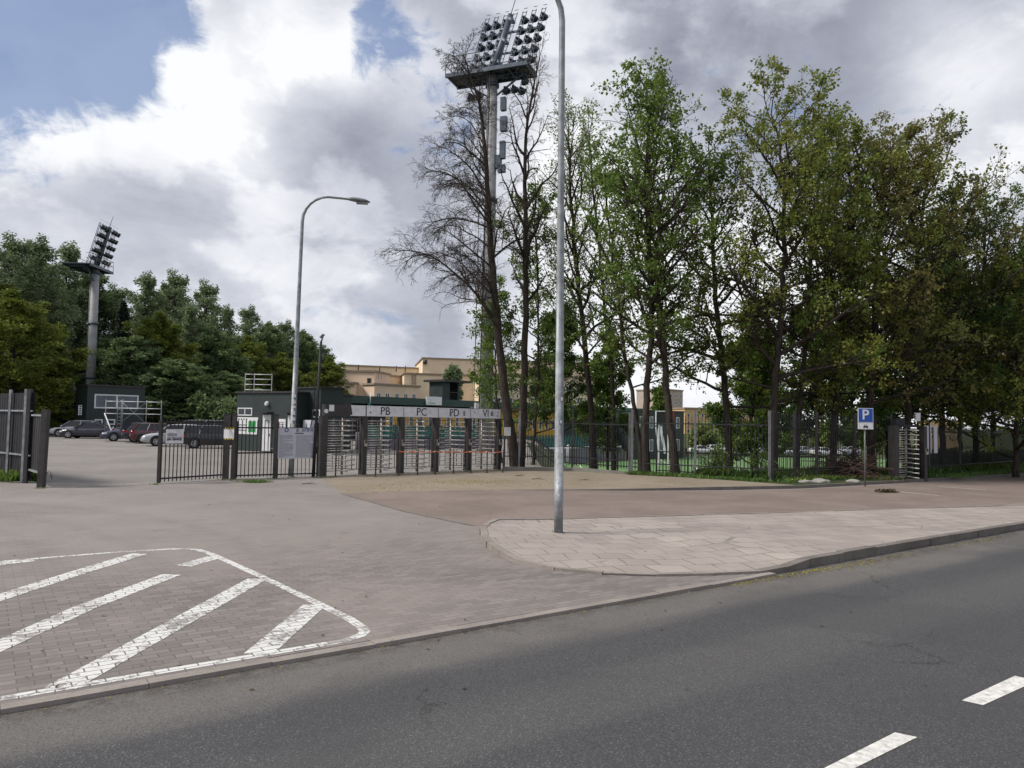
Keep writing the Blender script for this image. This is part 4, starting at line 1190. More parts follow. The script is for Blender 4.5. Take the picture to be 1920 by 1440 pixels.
for i in range(5):
    base = TA + tu * (TW * i)
    t, p, ang = build_turnstile(base, tu, tn, TW, tlabels[i], None, first=(i == 0), shift=(0, .02, -.03, .5, .42)[i])
    f = -.17
    if i == 0:
        pts = [(.62 * TW, zhi), (.66 * TW, zlo + .06), (.655 * TW, zlo + .03), (.60 * TW, zlo + .04), (.62 * TW, zlo), (TW - .02, zlo), (TW - .02, zhi)]
        vs = [p(s, f, z) for s, z in pts] + [p(s, f + .015, z) for s, z in pts]; n = len(pts)
        MB().add(vs, [tuple(range(n)), tuple(reversed(range(n, 2 * n)))] + [(k, (k + 1) % n, n + (k + 1) % n, n + k) for k in range(n)]).build('torn_header_panel', 'white_board', t)
        MB().box(p(.24, f, 2.54), (.20, .015, .24), ang).build('torn_header_scrap', 'white_board', t)
        q = p(.02, -.18, 2.42); MB().tube([q, q - tn * .01], .08, 14).build('round_sticker', 'white_board', t)
    else:
        MB().box(p(TW / 2 + .01, f + .002, (zlo + zhi) / 2), (TW - .03, .016, zhi - zlo), ang).build('header_panel', 'white_board', t)
        if i < 4:
            text('lettering', ('', 'PB', 'PC', 'PD')[i], .45, M['ink_black'], t, p(TW * .5 + (0, 0, .02, -.02)[i], f - .012, (zlo + zhi) / 2 - .005), tu, sx=.95)
        else:
            text('lettering', 'VI', .45, M['ink_black'], t, p(TW * .50, f - .012, (zlo + zhi) / 2), tu, sx=.9)
            text('lettering', 'E', .26, M['ink_black'], t, p(TW * .71, f - .012, (zlo + zhi) / 2), tu, sx=1.0, off=.008)
            MB().box(p(TW * .90, f - .01, zlo + .12), (.07, .004, .06), ang).box(p(TW * .13, f - .01, zlo + .26), (.07, .004, .05), ang).box(p(TW * .9, f - .01, zlo + .27), (.05, .004, .04), ang).build('sticker', 'ink_grey', t)
        if i == 1: MB().box(p(TW * .11, f - .01, zlo + .15), (.05, .004, .06), ang + .0).build('sticker', 'ink_black', t)
        if i == 3: MB().box(p(TW * .39, f - .014, zlo + .13), (.10, .004, .06), ang).box(p(TW * .80, f - .01, zlo + .2), (.10, .004, .22), ang).build('sticker', 'ink_grey', t)
# thin black pole with a small lamp at the left end of the row
q0 = G(597, 894); q1 = P(602, 640, q0.y + .1)
t = thing('lamp_pole', 'thin black pole with a small tilted lamp rising at the left end of the turnstiles', 'pole', q0)
MB().tube([q0 + Vector((-.16, -.12, 0)), q1], [.065, .045], 8).build('pole', 'black_steel', t)
hd = P(606, 629, q0.y + .1)
MB().bar(q1 - UP * .05, hd, .05).bar(hd - Vector((.09, 0, .08)), hd + Vector((.03, -.05, .03)), .12, .05).build('lamp_head', 'grey_post', t)
q1b = P(600, 690, q0.y + .1)
cb_ = MB().tube([q1b, q1b + Vector((-.18, 0, -.7)), q1b + Vector((-.16, 0, -1.4)), q1b + Vector((-.28, 0, -2.2))], .02, 5); cb_.build('cable', 'rubber', t)
# small white board on the railing right of the row and switch on low post
q = G(949, 885); zb, zt = H(949, 817, q.y), H(949, 801, q.y)
t, a, b, u, n_ = flat_sign('small_notice', 'small white notice on the railing just right of the turnstile row', 'sign', P(944.5, 810, q.y), P(956, 810, q.y + .2), zb, zt)
MB().box((a + b) / 2 + n_ * .01 + UP * (zt - .07), ((b - a).length * .6, .004, .02), 0).build('lettering', 'ink_grey', t)
# white notice above the fifth turnstile
q = TA + tu * (TW * 4.28) + UP * 2.68
t = thing('cabinet', 'small crumpled white notice standing on top of the VIE header', 'sign', q)
MB().box(q + UP * .13, (.22, .05, .25), tang + .1).build('board', 'paper', t)
# queue posts with the orange tape
tape_pts = []
posts = [(629, 891, 0), (704, 891, 0), (747, 889, 1), (783, 888, 1), (816, 887, 1), (850, 885, 1), (883, 884, 1), (913, 884, 1), (943, 883, 1)]
qlab = ['first from the left, before the torn header', 'second from the left, under the PB turnstile centre', 'where the orange tape starts', 'under the PC header, next after the tape start', 'under the gap of PC and PD',
        'under the PD header', 'under the gap of PD and VIE', 'under the VIE header', 'where the orange tape ends, at the railing']
for (px, py, tp), lb in zip(posts, qlab):
    c = G(px, py + 3)
    ht = H(px, 843, c.y) if tp else 1.15
    q = thing('barrier_post', 'thin dark barrier post ' + lb, 'post', c, group='thin barrier posts before the turnstiles')
    MB().post(c.x, c.y, 0, ht, .045).build('stem', 'dark_post', q)
    MB().box((c.x, c.y, .01), (.14, .14, .02)).build('foot', 'dark_post', q)
    if tp: tape_pts.append(Vector((c.x, c.y - .03, H(px, 846 + (px - 747) * .004, c.y))))
mo, mw = MB(), MB()
for p_, q_ in zip(tape_pts[:-1], tape_pts[1:]):
    n = 8
    for k in range(n):
        a = p_.lerp(q_, k / n); b = p_.lerp(q_, (k + 1) / n)
        a.z -= .03 * math.sin(PI * k / n); b.z -= .03 * math.sin(PI * (k + 1) / n)
        (mw if k % 4 == 3 else mo).bar(a, b, .006, .045)
t = thing('barrier_tape', 'orange and white barrier tape strung along the thin posts before the turnstiles', 'tape', tape_pts[0])
mo.build('orange_stripe', 'tape_orange', t); mw.build('white_stripe', 'tape_white', t)

# lone turnstile on the right
lb_ = G(1676, 903.5); le_ = G(1738, 902)
lu = (le_ - lb_).normalized(); ln = Vector((-lu.y, lu.x, 0))
t, p, ang = build_turnstile(lb_, lu, ln, (le_ - lb_).length * .86, 'lone full height turnstile with an E sign among dark trees at right', None, first=True, group=None, tall=2.2, header=False)
W_ = (le_ - lb_).length * .86
MB().box(p(W_ * .70, -.18, 2.62), (.34, .02, .33), ang).build('sign_panel', 'white_board', t)
text('lettering', 'E', .28, M['ink_black'], t, p(W_ * .60, -.20, 2.64), lu, off=.006)
for k, (s, w_, z0, z1) in enumerate(((1.02, .05, 1.15, 2.3), (1.12, .10, 1.15, 2.28), (1.24, .04, 1.15, 2.3), (1.42, .20, 1.15, 2.25))):
    MB().box(p(W_ * s, -.12 + .01 * k, (z0 + z1) / 2), (w_, .02, z1 - z0), ang).build('side_strip', 'notice_board', t)

# ------------------------------------------------------------------ parking sign
q = G(1622, 907, .1); q.z = .1
t = thing('parking_sign', 'blue square P parking sign with a white car plate below on a thin grey pole', 'road sign', q)
zt = H(1622, 765, q.y); zm = H(1622, 792.5, q.y); zl = H(1622, 805, q.y)
MB().tube([q - UP * .1, q + UP * (zt - .1 - .06)], .03, 10).build('pole', 'grey_post', t)
w_ = X_(1636, 780, q.y) - X_(1607.5, 780, q.y); cx_ = (X_(1636, 780, q.y) + X_(1607.5, 780, q.y)) / 2
MB().box((cx_, q.y - .045, (zt + zm) / 2), (w_, .02, zt - zm - .01)).build('sign_border', 'white_board', t)
MB().box((cx_, q.y - .057, (zt + zm) / 2), (w_ - .04, .006, zt - zm - .05)).build('sign_panel', 'sign_blue', t)
text('lettering', 'P', .52, M['white_board'], t, (cx_ - .01, q.y - .064, (zt + zm) / 2 + .005), (1, 0, 0), off=.006)
pl = MB().box((cx_, q.y - .045, (zm + zl) / 2), (w_, .02, zm - zl - .008)).build('plate', 'white_board', t)
zc = (zm + zl) / 2 - .03; yy = q.y - .058
ci = MB()
def fl2(pts):
    n = len(pts); ci.add([(cx_ + x, yy, zc + z) for x, z in pts] + [(cx_ + x, yy + .005, zc + z) for x, z in pts], [tuple(range(n)), tuple(reversed(range(n, 2 * n)))] + [(k, (k + 1) % n, n + (k + 1) % n, n + k) for k in range(n)])
fl2([(-.09, -.03), (.09, -.03), (.09, .01), (.075, .035), (-.075, .035), (-.09, .01)])
fl2([(-.065, .035), (-.05, .075), (.05, .075), (.065, .035), (.05, .035), (.042, .063), (-.042, .063), (-.05, .035)])
fl2([(-.08, -.055), (-.05, -.055), (-.05, -.03), (-.08, -.03)]); fl2([(.05, -.055), (.08, -.055), (.08, -.03), (.05, -.03)])
ci.build('car_symbol', 'ink_black', pl)

# ------------------------------------------------------------------ street lamps
def street_lamp(label, base, Htop, arm_dir, arm, r0, r1, stickers, lean=(0, 0), seed=0):
    t = thing('street_lamp', label, 'street lamp', base)
    b = base; ad = Vector(arm_dir).normalized()
    lean = Vector((lean[0], lean[1], 0))
    top = b + lean + UP * (Htop - 1.0)
    pts = [b - UP * .05, b + lean * .15 + UP * (Htop * .15)] + [b + lean * f + UP * (Htop - 1.0) * f for f in (.16, .5, .8, 1.0)]
    rr_ = [r0, r0, r0 * .97, (r0 + r1) / 2, r1 * 1.05, r1]
    for k in range(1, 7):
        a = k / 6 * (PI / 2 - .04)
        pts.append(top + ad * (1 - math.cos(a)) * .95 + UP * math.sin(a) * .95); rr_.append(r1 * (1 - k * .05))
    end = pts[-1] + ad * arm - UP * .04; pts.append(end); rr_.append(r1 * .62)
    MB().tube(pts, rr_, 16).build('pole', 'galvanised', t)
    # lamp head: flattened teardrop
    hd = MB(); m = 9; nn = 12; vs = []
    side = Vector((-ad.y, ad.x, 0)); dn = -.08
    for i in range(m):
        f = i / (m - 1); x = -.05 + f * .85
        w_ = .17 * (math.sin(PI * min(1, f * .78 + .12)) ** .7) * (1 if f < .98 else .3); h_ = w_ * .62
        for k in range(nn):
            a = 2 * PI * k / nn
            z = math.sin(a) * h_ * (1.0 if math.sin(a) > 0 else .55)
            vs.append(end + ad * x + side * math.cos(a) * w_ + UP * (z + dn * f))
    fs = [(i * nn + k, i * nn + (k + 1) % nn, (i + 1) * nn + (k + 1) % nn, (i + 1) * nn + k) for i in range(m - 1) for k in range(nn)]
    fs += [tuple(range(nn)), tuple(reversed(range((m - 1) * nn, m * nn)))]
    hd.add(vs, fs, True); head = hd.build('lamp_head', 'grey_post', t)
    MB().box(end + ad * .5 - UP * .13, (.42, .2, .05), math.atan2(ad.y, ad.x)).build('lens', 'pale_glass', head)
    if r0 > .1: MB().box(b + UP * .9 - Vector((0, r0 * .9, 0)), (.09, .03, .4)).build('access_door', 'grey_post', t)
    MB().tube([b - UP * .02, b + UP * .03], r0 * 1.35, 16).build('base_collar', 'concrete_old', t)
    rs = random.Random(seed); toC = Vector((-b.x, -b.y, 0)).normalized()
    for (z0, h_, w_, dx, mt) in stickers:
        c = b + UP * z0 + lean * (z0 / Htop) + Vector((-toC.y, toC.x, 0)) * dx
        rad = r0 * (1 - .12 * z0 / Htop) + .004
        vs = []
        for zz2 in (z0 - h_ / 2, z0 + h_ / 2):
            for k in range(5):
                a = math.atan2(toC.y, toC.x) + (-w_ / 2 + w_ * k / 4) / rad + dx / rad
                vs.append(b + lean * (zz2 / Htop) + Vector((math.cos(a) * rad, math.sin(a) * rad, zz2)))
        MB().add(vs, [(k, k + 1, 6 + k, 5 + k) for k in range(4)]).build('sticker', mt, t)
    return t
B1 = G(1047, 1001, .1); B1.z = .03
B1 = G(1047, 1001, .03)
road_out = -RN
street_lamp('tall grey street lamp on the slab paved island, its top out of frame', B1, 11.15, (-1, -.25, 0), 1.6, .088, .06,
            [(2.15, .10, .07, .03, 'ink_grey'), (2.16, .06, .04, .03, 'paper'), (1.62, .12, .05, .05, 'paper'), (1.3, .08, .05, .03, 'white_board'), (2.6, .07, .05, .05, 'paper'), (1.0, .05, .04, -.02, 'white_board'), (.75, .05, .03, 0, 'white_board')], lean=(-.07, 0), seed=1)
B2 = G(545, 894)
street_lamp('grey curved street lamp before the railings and notice panel, covered with small stickers', B2, 10.45, (1, .12, 0), .75, .105, .062,
            [(1.85, .16, .13, 0, 'paper'), (2.1, .12, .13, .01, 'white_board'), (2.32, .14, .12, 0, 'paper'), (2.55, .1, .13, 0, 'white_board'), (2.72, .12, .11, .01, 'paper'), (2.95, .12, .13, 0, 'paper'), (1.62, .09, .12, 0, 'white_board'), (1.45, .1, .06, .04, 'paper')], lean=(.13, 0), seed=2)

# ------------------------------------------------------------------ floodlight masts
def lamp_bm():
    """floodlight: domed housing with a visor, pointing along +Y, about 0.5 m"""
    mb = MB(); prof = [(-.26, .03), (-.25, .12), (-.18, .20), (-.05, .25), (.08, .27), (.10, .27)]
    n = 12; vs = [(r * math.cos(2 * PI * k / n), y, r * math.sin(2 * PI * k / n)) for y, r in prof for k in range(n)]
    fs = [(i * n + k, i * n + (k + 1) % n, (i + 1) * n + (k + 1) % n, (i + 1) * n + k) for i in range(len(prof) - 1) for k in range(n)]
    fs += [tuple(range(n)), tuple(reversed(range(5 * n, 6 * n)))]
    mb.add(vs, fs, True)
    mb.box((0, .14, .26), (.44, .24, .02)).box((.27, 0, -.1), (.02, .05, .3)).box((-.27, 0, -.1), (.02, .05, .3)).box((0, 0, -.27), (.56, .06, .03)).box((0, -.30, .0), (.16, .14, .14))
    return mb
def floodlight(label, base, zplat, u, lean, cols, rows, cs, rs_, r0, r1, hl, hr, boxes, pd=(-.95, .95), cshift=0.0, ladder_side=-1, n_vis=None, matp='concrete_mast', sc=1.0, lower=()):
    u = Vector(u).normalized(); n = Vector((-u.y, u.x, 0)); lean = Vector(lean)
    t = thing('floodlight_mast', label, 'floodlight', base)
    b = base; top = b + UP * zplat
    MB().tube([b - UP * .3, b + UP * zplat * .5, top], [r0, (r0 + r1) / 2, r1], 20).build('mast', matp, t)
    for f in (.33, .66, .97): MB().tube([b + UP * (zplat * f - .12), b + UP * (zplat * f + .12)], r0 + (r1 - r0) * f + .12, 20).build('flange', 'blue_grey_steel', t)
    # ladder with safety hoops
    ld = MB(); off = n * (-(r0 + .25)) + u * ladder_side * (r0 * .9)
    for s in (-.2, .2): ld.tube([b + off + u * s + UP * .5, top + off * (r1 / r0) + u * s + UP * .5], .03, 5)
    z = 1.0
    while z < zplat:
        o2 = off.lerp(off * (r1 / r0), z / zplat)
        ld.tube([b + o2 - u * .2 + UP * z, b + o2 + u * .2 + UP * z], .015, 4); z += .45
    z = 3.0
    while z < zplat:
        o2 = off.lerp(off * (r1 / r0), z / zplat)
        ld.tube([b + o2 + UP * z + u * .38 * math.cos(a) - n * (.1 + .5 * math.sin(a)) for a in (0, .6, 1.2, 1.9, 2.5, PI)], .015, 4); z += 1.2
    ld.build('ladder', 'grey_post', t)
    if hl:
        D0, D1 = pd
        # platform
        pf = MB()
        c = lambda s, d, z_: top + u * s + n * d + UP * z_
        pf.hexa([c(-hl, D0, 0), c(hr, D0, 0), c(hr, D1, 0), c(-hl, D1, 0), c(-hl, D0, .12), c(hr, D0, .12), c(hr, D1, .12), c(-hl, D1, .12)])
        for s in (-hl * .95, -hl * .5, 0, hr * .5, hr * D1): pf.bar(c(s, D0, -.08), c(s, D1, -.08), .12, .2)
        for d in (D0, D1): pf.bar(c(-hl, d, -.06), c(hr, d, -.06), .12, .25)
        for s in (-1, 1): pf.bar(c(s * hl * .8, 0, -.1), c(s * r1, 0, -1.5), .10)
        pf.build('platform', 'blue_grey_steel', t)
        rl = MB()
        for z_ in (.6, 1.15):
            for p0, p1 in (((-hl, D0), (-hl, D1)), ((-hl, D0), (-hl * .2, D0)), ((-hl, D1), (hr, D1)), ((hr, D1), (hr, .2))):
                rl.tube([c(*p0, z_ + .1), c(*p1, z_ + .1)], .03, 5)
        for s, d in ((-hl, D0), (-hl, D1), (-hl, 0), (-hl * .6, D0), (-hl * .6, D1), (-hl * .2, D1), (hr * .5, D1), (hr, D1), (-hl * .2, D0)):
            rl.tube([c(s, d, .1), c(s, d, 1.25)], .03, 5)
        rl.build('platform_railing', 'grey_post', t)
    # head frame
    fz = (rows - 1) * rs_
    def fpnt(cu, rz_, d=0): return top + u * (cu + (cshift if d or abs(cu) > .6 else 0)) + lean * rz_ + n * d
    hf = MB().tube([top, fpnt(0, fz + .5)], [r1 * .8, r1 * .6], 12)
    hf.build('head_column', 'blue_grey_steel', t)
    w_ = (cols - 1) * cs / 2
    fr = MB()
    for k in range(0, rows, 2):
        fr.bar(fpnt(-w_ - .15, k * rs_ - .1), fpnt(w_ + .15, k * rs_ - .1), .12)
    for cu in [(-w_ + j * cs) for j in range(cols)]:
        fr.bar(fpnt(cu - .12, -.6, -.12), fpnt(cu - .12, fz + .5, -.12), .045)
        fr.bar(fpnt(cu + .16, -.6, -.12), fpnt(cu + .16, fz + .5, -.12), .045)
        for k in range(rows * 3): fr.bar(fpnt(cu - .12, -.5 + k * rs_ / 2.6, -.12), fpnt(cu + .16, -.5 + k * rs_ / 2.6, -.12), .03)
    for k in range(1, rows, 2):
        fr.tube([fpnt(0, k * rs_ + .15), fpnt(.5, k * rs_ - .2)], [.28, .1], 8)
    fr.tube([fpnt(0, fz + .5), fpnt(0, fz + 1.7)], .03, 5)
    fr.build('lamp_frame', 'blue_grey_steel', t)
    lm = lamp_bm(); me0 = None
    spots = [(-w_ + j * cs, k * rs_) for k in range(rows) for j in range(cols) if not (abs(-w_ + j * cs) < .3)]
    spots += list(lower)
    for (cu, zc) in spots:
        if me0 is None:
            o = lm.build('lamp', 'lamp_dark', t, world=False); me0 = o
        else:
            o = me0.copy(); COL.objects.link(o)
        pos = fpnt(cu, zc, .28) - b
        z_ax = lean.normalized(); fw_ = (n * .9 - UP * .45).normalized(); xa = u; za = xa.cross(fw_)
        mt = Matrix((xa, fw_, za)).transposed().to_4x4(); mt.translation = pos
        o.matrix_local = mt @ Matrix.Scale(sc, 4)
    for (s, z_, w2, h2) in boxes:
        o2 = b + u * s + UP * (zplat - z_)
        MB().box(o2, (w2, .35, h2), math.atan2(u.y, u.x)).build('ballast_box', 'blue_grey_steel', t)
    return t
m0 = P(910, 850, 50.0)
mb_ = Vector((m0.x, 50, 0)); ztop = H(930, 140, 50)
t = floodlight('tall pale floodlight mast with railed platform rising behind the bare trees', mb_, ztop, (.935, -.354, 0), (.26, .10, 1.0), 7, 6, .70, .80, .47, .35, 3.15, 2.9,
           [(.85, 2.2, .35, .9), (.9, 3.6, .45, 1.0), (.85, 5.4, .35, 1.2), (.8, 6.7, .5, .5), (.1, 6.2, 1.3, .9), (-.5, 3.0, .3, 1.5)], cshift=.4, lower=[(2.1, -.8), (2.1, -1.5), (1.5, -1.3), (.9, -1.3), (-1.7, -1.4), (-1.1, -1.4)])
top_lean = Vector((.0, 0, 0))
# the mast leans a little in the photograph: shear by placing a thin dark cable beside it
cbm = MB().tube([mb_ + Vector((-.5, -.9, 0)), mb_ + Vector((-.35, -.9, 10)), mb_ + Vector((-.15, -.8, ztop - .3))], .045, 6)
cbm.build('cable_duct', 'rubber', t)
m0 = P(166, 800, 84)
floodlight('distant grey floodlight mast with lamps seen edge on, above the dark office', Vector((m0.x, 84, 0)), H(176, 503, 84), (.05, -1.0, 0), (.30, -.02, 1.0), 7, 6, .62, .86, .50, .40, 2.6, 2.6,
           [], pd=(-2.3, .7), lower=[], sc=.95)
# scaffolds
def scaffold(label, pts, levels, zt, mat='grey_post', brace=True, rungs=True):
    t = thing('scaffold', label, 'scaffold', pts[0])
    pr = MB()
    for p in pts: pr.tube([p, Vector((p.x, p.y, zt))], .035, 6)
    pr.build('upright', mat, t)
    rl = MB()
    for z in levels:
        for p, q in zip(pts[:-1], pts[1:]): rl.tube([Vector((p.x, p.y, z)), Vector((q.x, q.y, z))], .035, 6)
    rl.build('ledger', 'white_board' if mat == 'grey_post' else mat, t)
    if brace:
        br = MB()
        p, q = pts[0], pts[-1]
        a0, a1 = p.lerp(q, .25), p.lerp(q, .75)
        br.tube([Vector((a0.x, a0.y, 1.3)), Vector((a1.x, a1.y, 3.3))], .025, 5).tube([Vector((a1.x, a1.y, 1.3)), Vector((a0.x, a0.y, 3.3))], .025, 5)
        br.build('brace', mat, t)
        lad = MB(); c = p.lerp(q, .22)
        for dx in (0, .45): lad.tube([Vector((c.x + dx, c.y - .1, .2)), Vector((c.x + dx, c.y - .1, 3.4))], .025, 5)
        for k in range(10): lad.tube([Vector((c.x, c.y - .1, .4 + k * .3)), Vector((c.x + .45, c.y - .1, .4 + k * .3))], .018, 4)
        lad.build('ladder', mat, t)
    return t
ps = [Vector((X_(px, 800, 63), 63 + i * .2, 0)) for i, px in enumerate((197, 224, 269, 295))]
scaffold('low white railed scaffold platform before the dark office and parked cars', ps, [H(245, 776, 63), H(245, 765.5, 63), H(245, 753, 63)], H(245, 750, 63))
dg = MB().tube([P(196, 775, 62.5), P(213, 818, 61)], .045, 6).tube([P(213, 800, 62), P(197, 822, 61)], .03, 5)
o = dg.build('prop', 'white_board'); tag(o, 'slanting white prop pole leaning on the scaffold behind the black coupe', 'pole')
ps = [Vector((X_(px, 740, 66), 66, 0)) for px in (459, 476, 509)]
scaffold('tall thin grey scaffold tower behind the ticket office roof', ps, [H(480, y, 66) for y in (741, 731, 721, 711, 702)], H(480, 700, 66), brace=False)
# ------------------------------------------------------------------ cars (front along +X, origin on the ground)
def car(label, paint, loc, heading, kind_='sedan', group='cars parked in the car park', small=False):
    L, W, Ht = {'sedan': (4.65, 1.80, 1.43), 'coupe': (4.6, 1.82, 1.38), 'wagon': (4.7, 1.82, 1.50), 'suv': (4.55, 1.86, 1.66), 'hatch': (4.15, 1.76, 1.50), 'van': (4.7, 1.86, 1.80)}[kind_]
    t = thing('parked_car', label, 'car', loc, heading, group)
    zs = Ht / 1.45
    hood = .98 * zs if kind_ in ('suv', 'van') else .86 * zs; belt = (1.02 if kind_ in ('suv', 'van') else .93) * zs
    tail = {'sedan': .99, 'coupe': .98}.get(kind_, 1.0) * zs
    # body loft
    hx = L / 2; st_ = [(-hx, .80, .50, .84 * tail), (-hx + .06, .90, .34, .93 * tail), (-hx + .30, .97, .24, tail), (-hx + .9, 1, .22, belt + .02), (-.6, 1, .22, belt), (.4, 1, .22, belt - .01), (hx - 1.45, 1, .22, belt - .02),
                       (hx - 1.0, .99, .22, hood + .0), (hx - .5, .96, .24, hood - .06), (hx - .16, .88, .27, hood - .16), (hx - .03, .78, .32, hood - .26), (hx, .70, .40, hood - .36)]
    vs = []; n = 11
    for (x, wf, z0, z1) in st_:
        w_ = W / 2 * wf; zm = z0 + (z1 - z0) * .45
        half = [(w_ * .90, z0), (w_ * .985, z0 + .10), (w_, zm), (w_ * .985, z0 + (z1 - z0) * .75), (w_ * .93, z1 - .03), (w_ * .70, z1 + .015)]
        ring = half + [(-a, b) for a, b in reversed(half)]
        n = len(ring); vs += [(x, a, b) for a, b in ring]
    m = len(st_)
    fs = [(i * n + k, i * n + (k + 1) % n, (i + 1) * n + (k + 1) % n, (i + 1) * n + k) for i in range(m - 1) for k in range(n)]
    fs += [tuple(range(n)), tuple(reversed(range((m - 1) * n, m * n)))]
    MB().add(vs, fs, True).build('body', paint, t, world=False)
    # greenhouse
    a0, a1 = {'van': (hx - .95, hx - 1.65), 'suv': (hx - 1.30, hx - 1.95), 'hatch': (hx - 1.05, hx - 1.75)}.get(kind_, (hx - 1.38, hx - 2.15))
    c0, c1 = {'sedan': (-hx + .75, -hx + 1.45), 'coupe': (-hx + .55, -hx + 1.75), 'wagon': (-hx + .12, -hx + .55), 'suv': (-hx + .12, -hx + .50), 'hatch': (-hx + .10, -hx + .60), 'van': (-hx + .08, -hx + .35)}[kind_]
    wb, wt = W / 2 * .90, W / 2 * .70; zr = Ht - .03; zb = belt - .03
    def quadv(nm, pts, mat, par=t): return MB().add(pts, [(0, 1, 2, 3)]).build(nm, mat, par, world=False)
    mb = MB().add([(a0, -wb, zb), (a0, wb, zb), (a1, wt, zr), (a1, -wt, zr)], [(0, 1, 2, 3)]); mb.build('windscreen', 'car_glass', t, world=False)
    MB().add([(c0, wb, zb), (c0, -wb, zb), (c1, -wt, zr), (c1, wt, zr)], [(0, 1, 2, 3)]).build('rear_window', 'car_glass', t, world=False)
    for s in (1, -1):
        MB().add([(a0, s * wb, zb), (c0, s * wb, zb), (c1, s * wt, zr), (a1, s * wt, zr)], [(0, 1, 2, 3)]).build('side_window', 'car_glass', t, world=False)
    rf = MB(); rv = []
    for x, dz, f in ((a1 + .06, -.035, 1), (a1 - .25, .02, 1.0), ((a1 + c1) / 2, .035, 1.0), (c1 + .2, .02, 1), (c1 - .05, -.03, 1)):
        w_ = wt * 1.02
        rv += [(x, -w_, zr + dz - .045), (x, w_, zr + dz - .045), (x, w_ * .92, zr + dz), (x, 0, zr + dz + .02), (x, -w_ * .92, zr + dz)]
    rf.add(rv, [(i * 5 + k, i * 5 + (k + 1) % 5, (i + 1) * 5 + (k + 1) % 5, (i + 1) * 5 + k) for i in range(4) for k in range(5)] + [(4, 3, 2, 1, 0), (20, 21, 22, 23, 24)], True)
    for s in (1, -1):
        e = s * .006
        rf.bar((a0 + .02, s * wb + e, zb), (a1 + .02, s * wt + e, zr), .07, .05)
        rf.bar((c0, s * wb + e, zb), (c1, s * wt + e, zr), .12 if kind_ not in ('sedan', 'coupe') else .08, .05)
        xm = (a0 + c0) / 2 - .05; xm2 = (a1 + c1) / 2
        if kind_ != 'coupe': rf.bar((xm, s * wb + e, zb), (xm2, s * wt + e, zr), .06, .03)
        if kind_ in ('wagon', 'suv', 'van'): rf.bar((c0 + 1.0, s * wb + e, zb), (c1 + .75, s * wt + e, zr), .08, .03)
    rf.build('roof', paint, t, world=False)
    # wheels
    r = .33 if kind_ not in ('suv', 'van') else .36
    for x in (-hx + .85, hx - .92):
        for s in (1, -1):
            y = s * (W / 2 - .10)
            ar = MB(); k0 = 12
            ar.tube([(x, s * (W / 2 - .03), r + .03), (x, s * (W / 2 + .004), r + .03)], r + .06, 18); ar.build('wheel_arch', 'rubber', t, world=False)
            wh = MB().tube([(x, y - s * .1, r), (x, y + s * .112, r), (x, y + s * .125, r)], [r, r, r * .9], 18).build('wheel', 'rubber', t, world=False)
            rm = MB().tube([(x, y + s * .10, r), (x, y + s * .132, r)], r * .62, 14)
            rm.build('rim', 'rim_silver', wh, world=False)
            if not small:
                sp_ = MB()
                for k in range(5):
                    a = k * 2 * PI / 5 + .4
                    sp_.box((x + math.cos(a) * r * .4, y + s * .134, r + math.sin(a) * r * .4), (.08, .006, .08), 0)
                sp_.build('rim_hole', 'rubber', wh, world=False)
    for s in (1, -1):
        z = hood - .24
        MB().hexa([(hx - .30, s * W * .30, z - .06), (hx - .05, s * W * .30, z - .06), (hx - .18, s * W * .455, z - .05), (hx - .42, s * W * .468, z - .03), (hx - .30, s * W * .30, z + .07), (hx - .10, s * W * .30, z + .06), (hx - .22, s * W * .45, z + .08), (hx - .45, s * W * .466, z + .10)]).build('headlight', 'head_lens', t, world=False)
        zt_ = tail * .80
        MB().hexa([(-hx - .012, s * W * .27, zt_ - .07), (-hx + .10, s * W * .27, zt_ - .07), (-hx + .32, s * W * .490, zt_ - .05), (-hx + .0, s * W * .452, zt_ - .06), (-hx - .005, s * W * .27, zt_ + .07), (-hx + .12, s * W * .27, zt_ + .07), (-hx + .34, s * W * .488, zt_ + .09), (-hx + .03, s * W * .452, zt_ + .08)]).build('tail_light', 'tail_lens', t, world=False)
        if not small:
            MB().box((a0 - .12, s * (W / 2 + .06), zb + .07), (.12, .2, .13)).build('door_mirror', paint, t, world=False)
    if not small:
        MB().box((hx - .005, 0, .50), (.03, W * .5, .16)).build('grille', 'ink_black', t, world=False)
        MB().box((hx + .012, 0, .42), (.02, .5, .11)).build('number_plate', 'plate_white', t, world=False)
        MB().box((-hx - .008, 0, .62), (.02, .5, .11)).build('number_plate', 'plate_white', t, world=False)
        bp = MB().box((-hx + .05, 0, .42), (.14, W * .78, .18)); bp.build('rear_bumper', paint, t, world=False)
        tr = MB()
        for s in (1, -1):
            tr.bar((hx - 1.5, s * (W / 2 + .003), .62), (-hx + .5, s * (W / 2 + .003), .62), .012, .02)
            for xd in (.75, -.25): tr.bar((xd - .1, s * (W / 2 + .006), belt - .18), (xd + .08, s * (W / 2 + .006), belt - .18), .02, .025)
            for xd in (.95, -.1, -1.1): tr.bar((xd, s * (W / 2 - .001), .3), (xd, s * (W / 2 - .004), belt - .06), .008)
        tr.build('trim', 'rubber', t, world=False)
    return t
def cpos(px, py): p = G(px, py); return Vector((p.x, p.y, 0))
D = math.radians
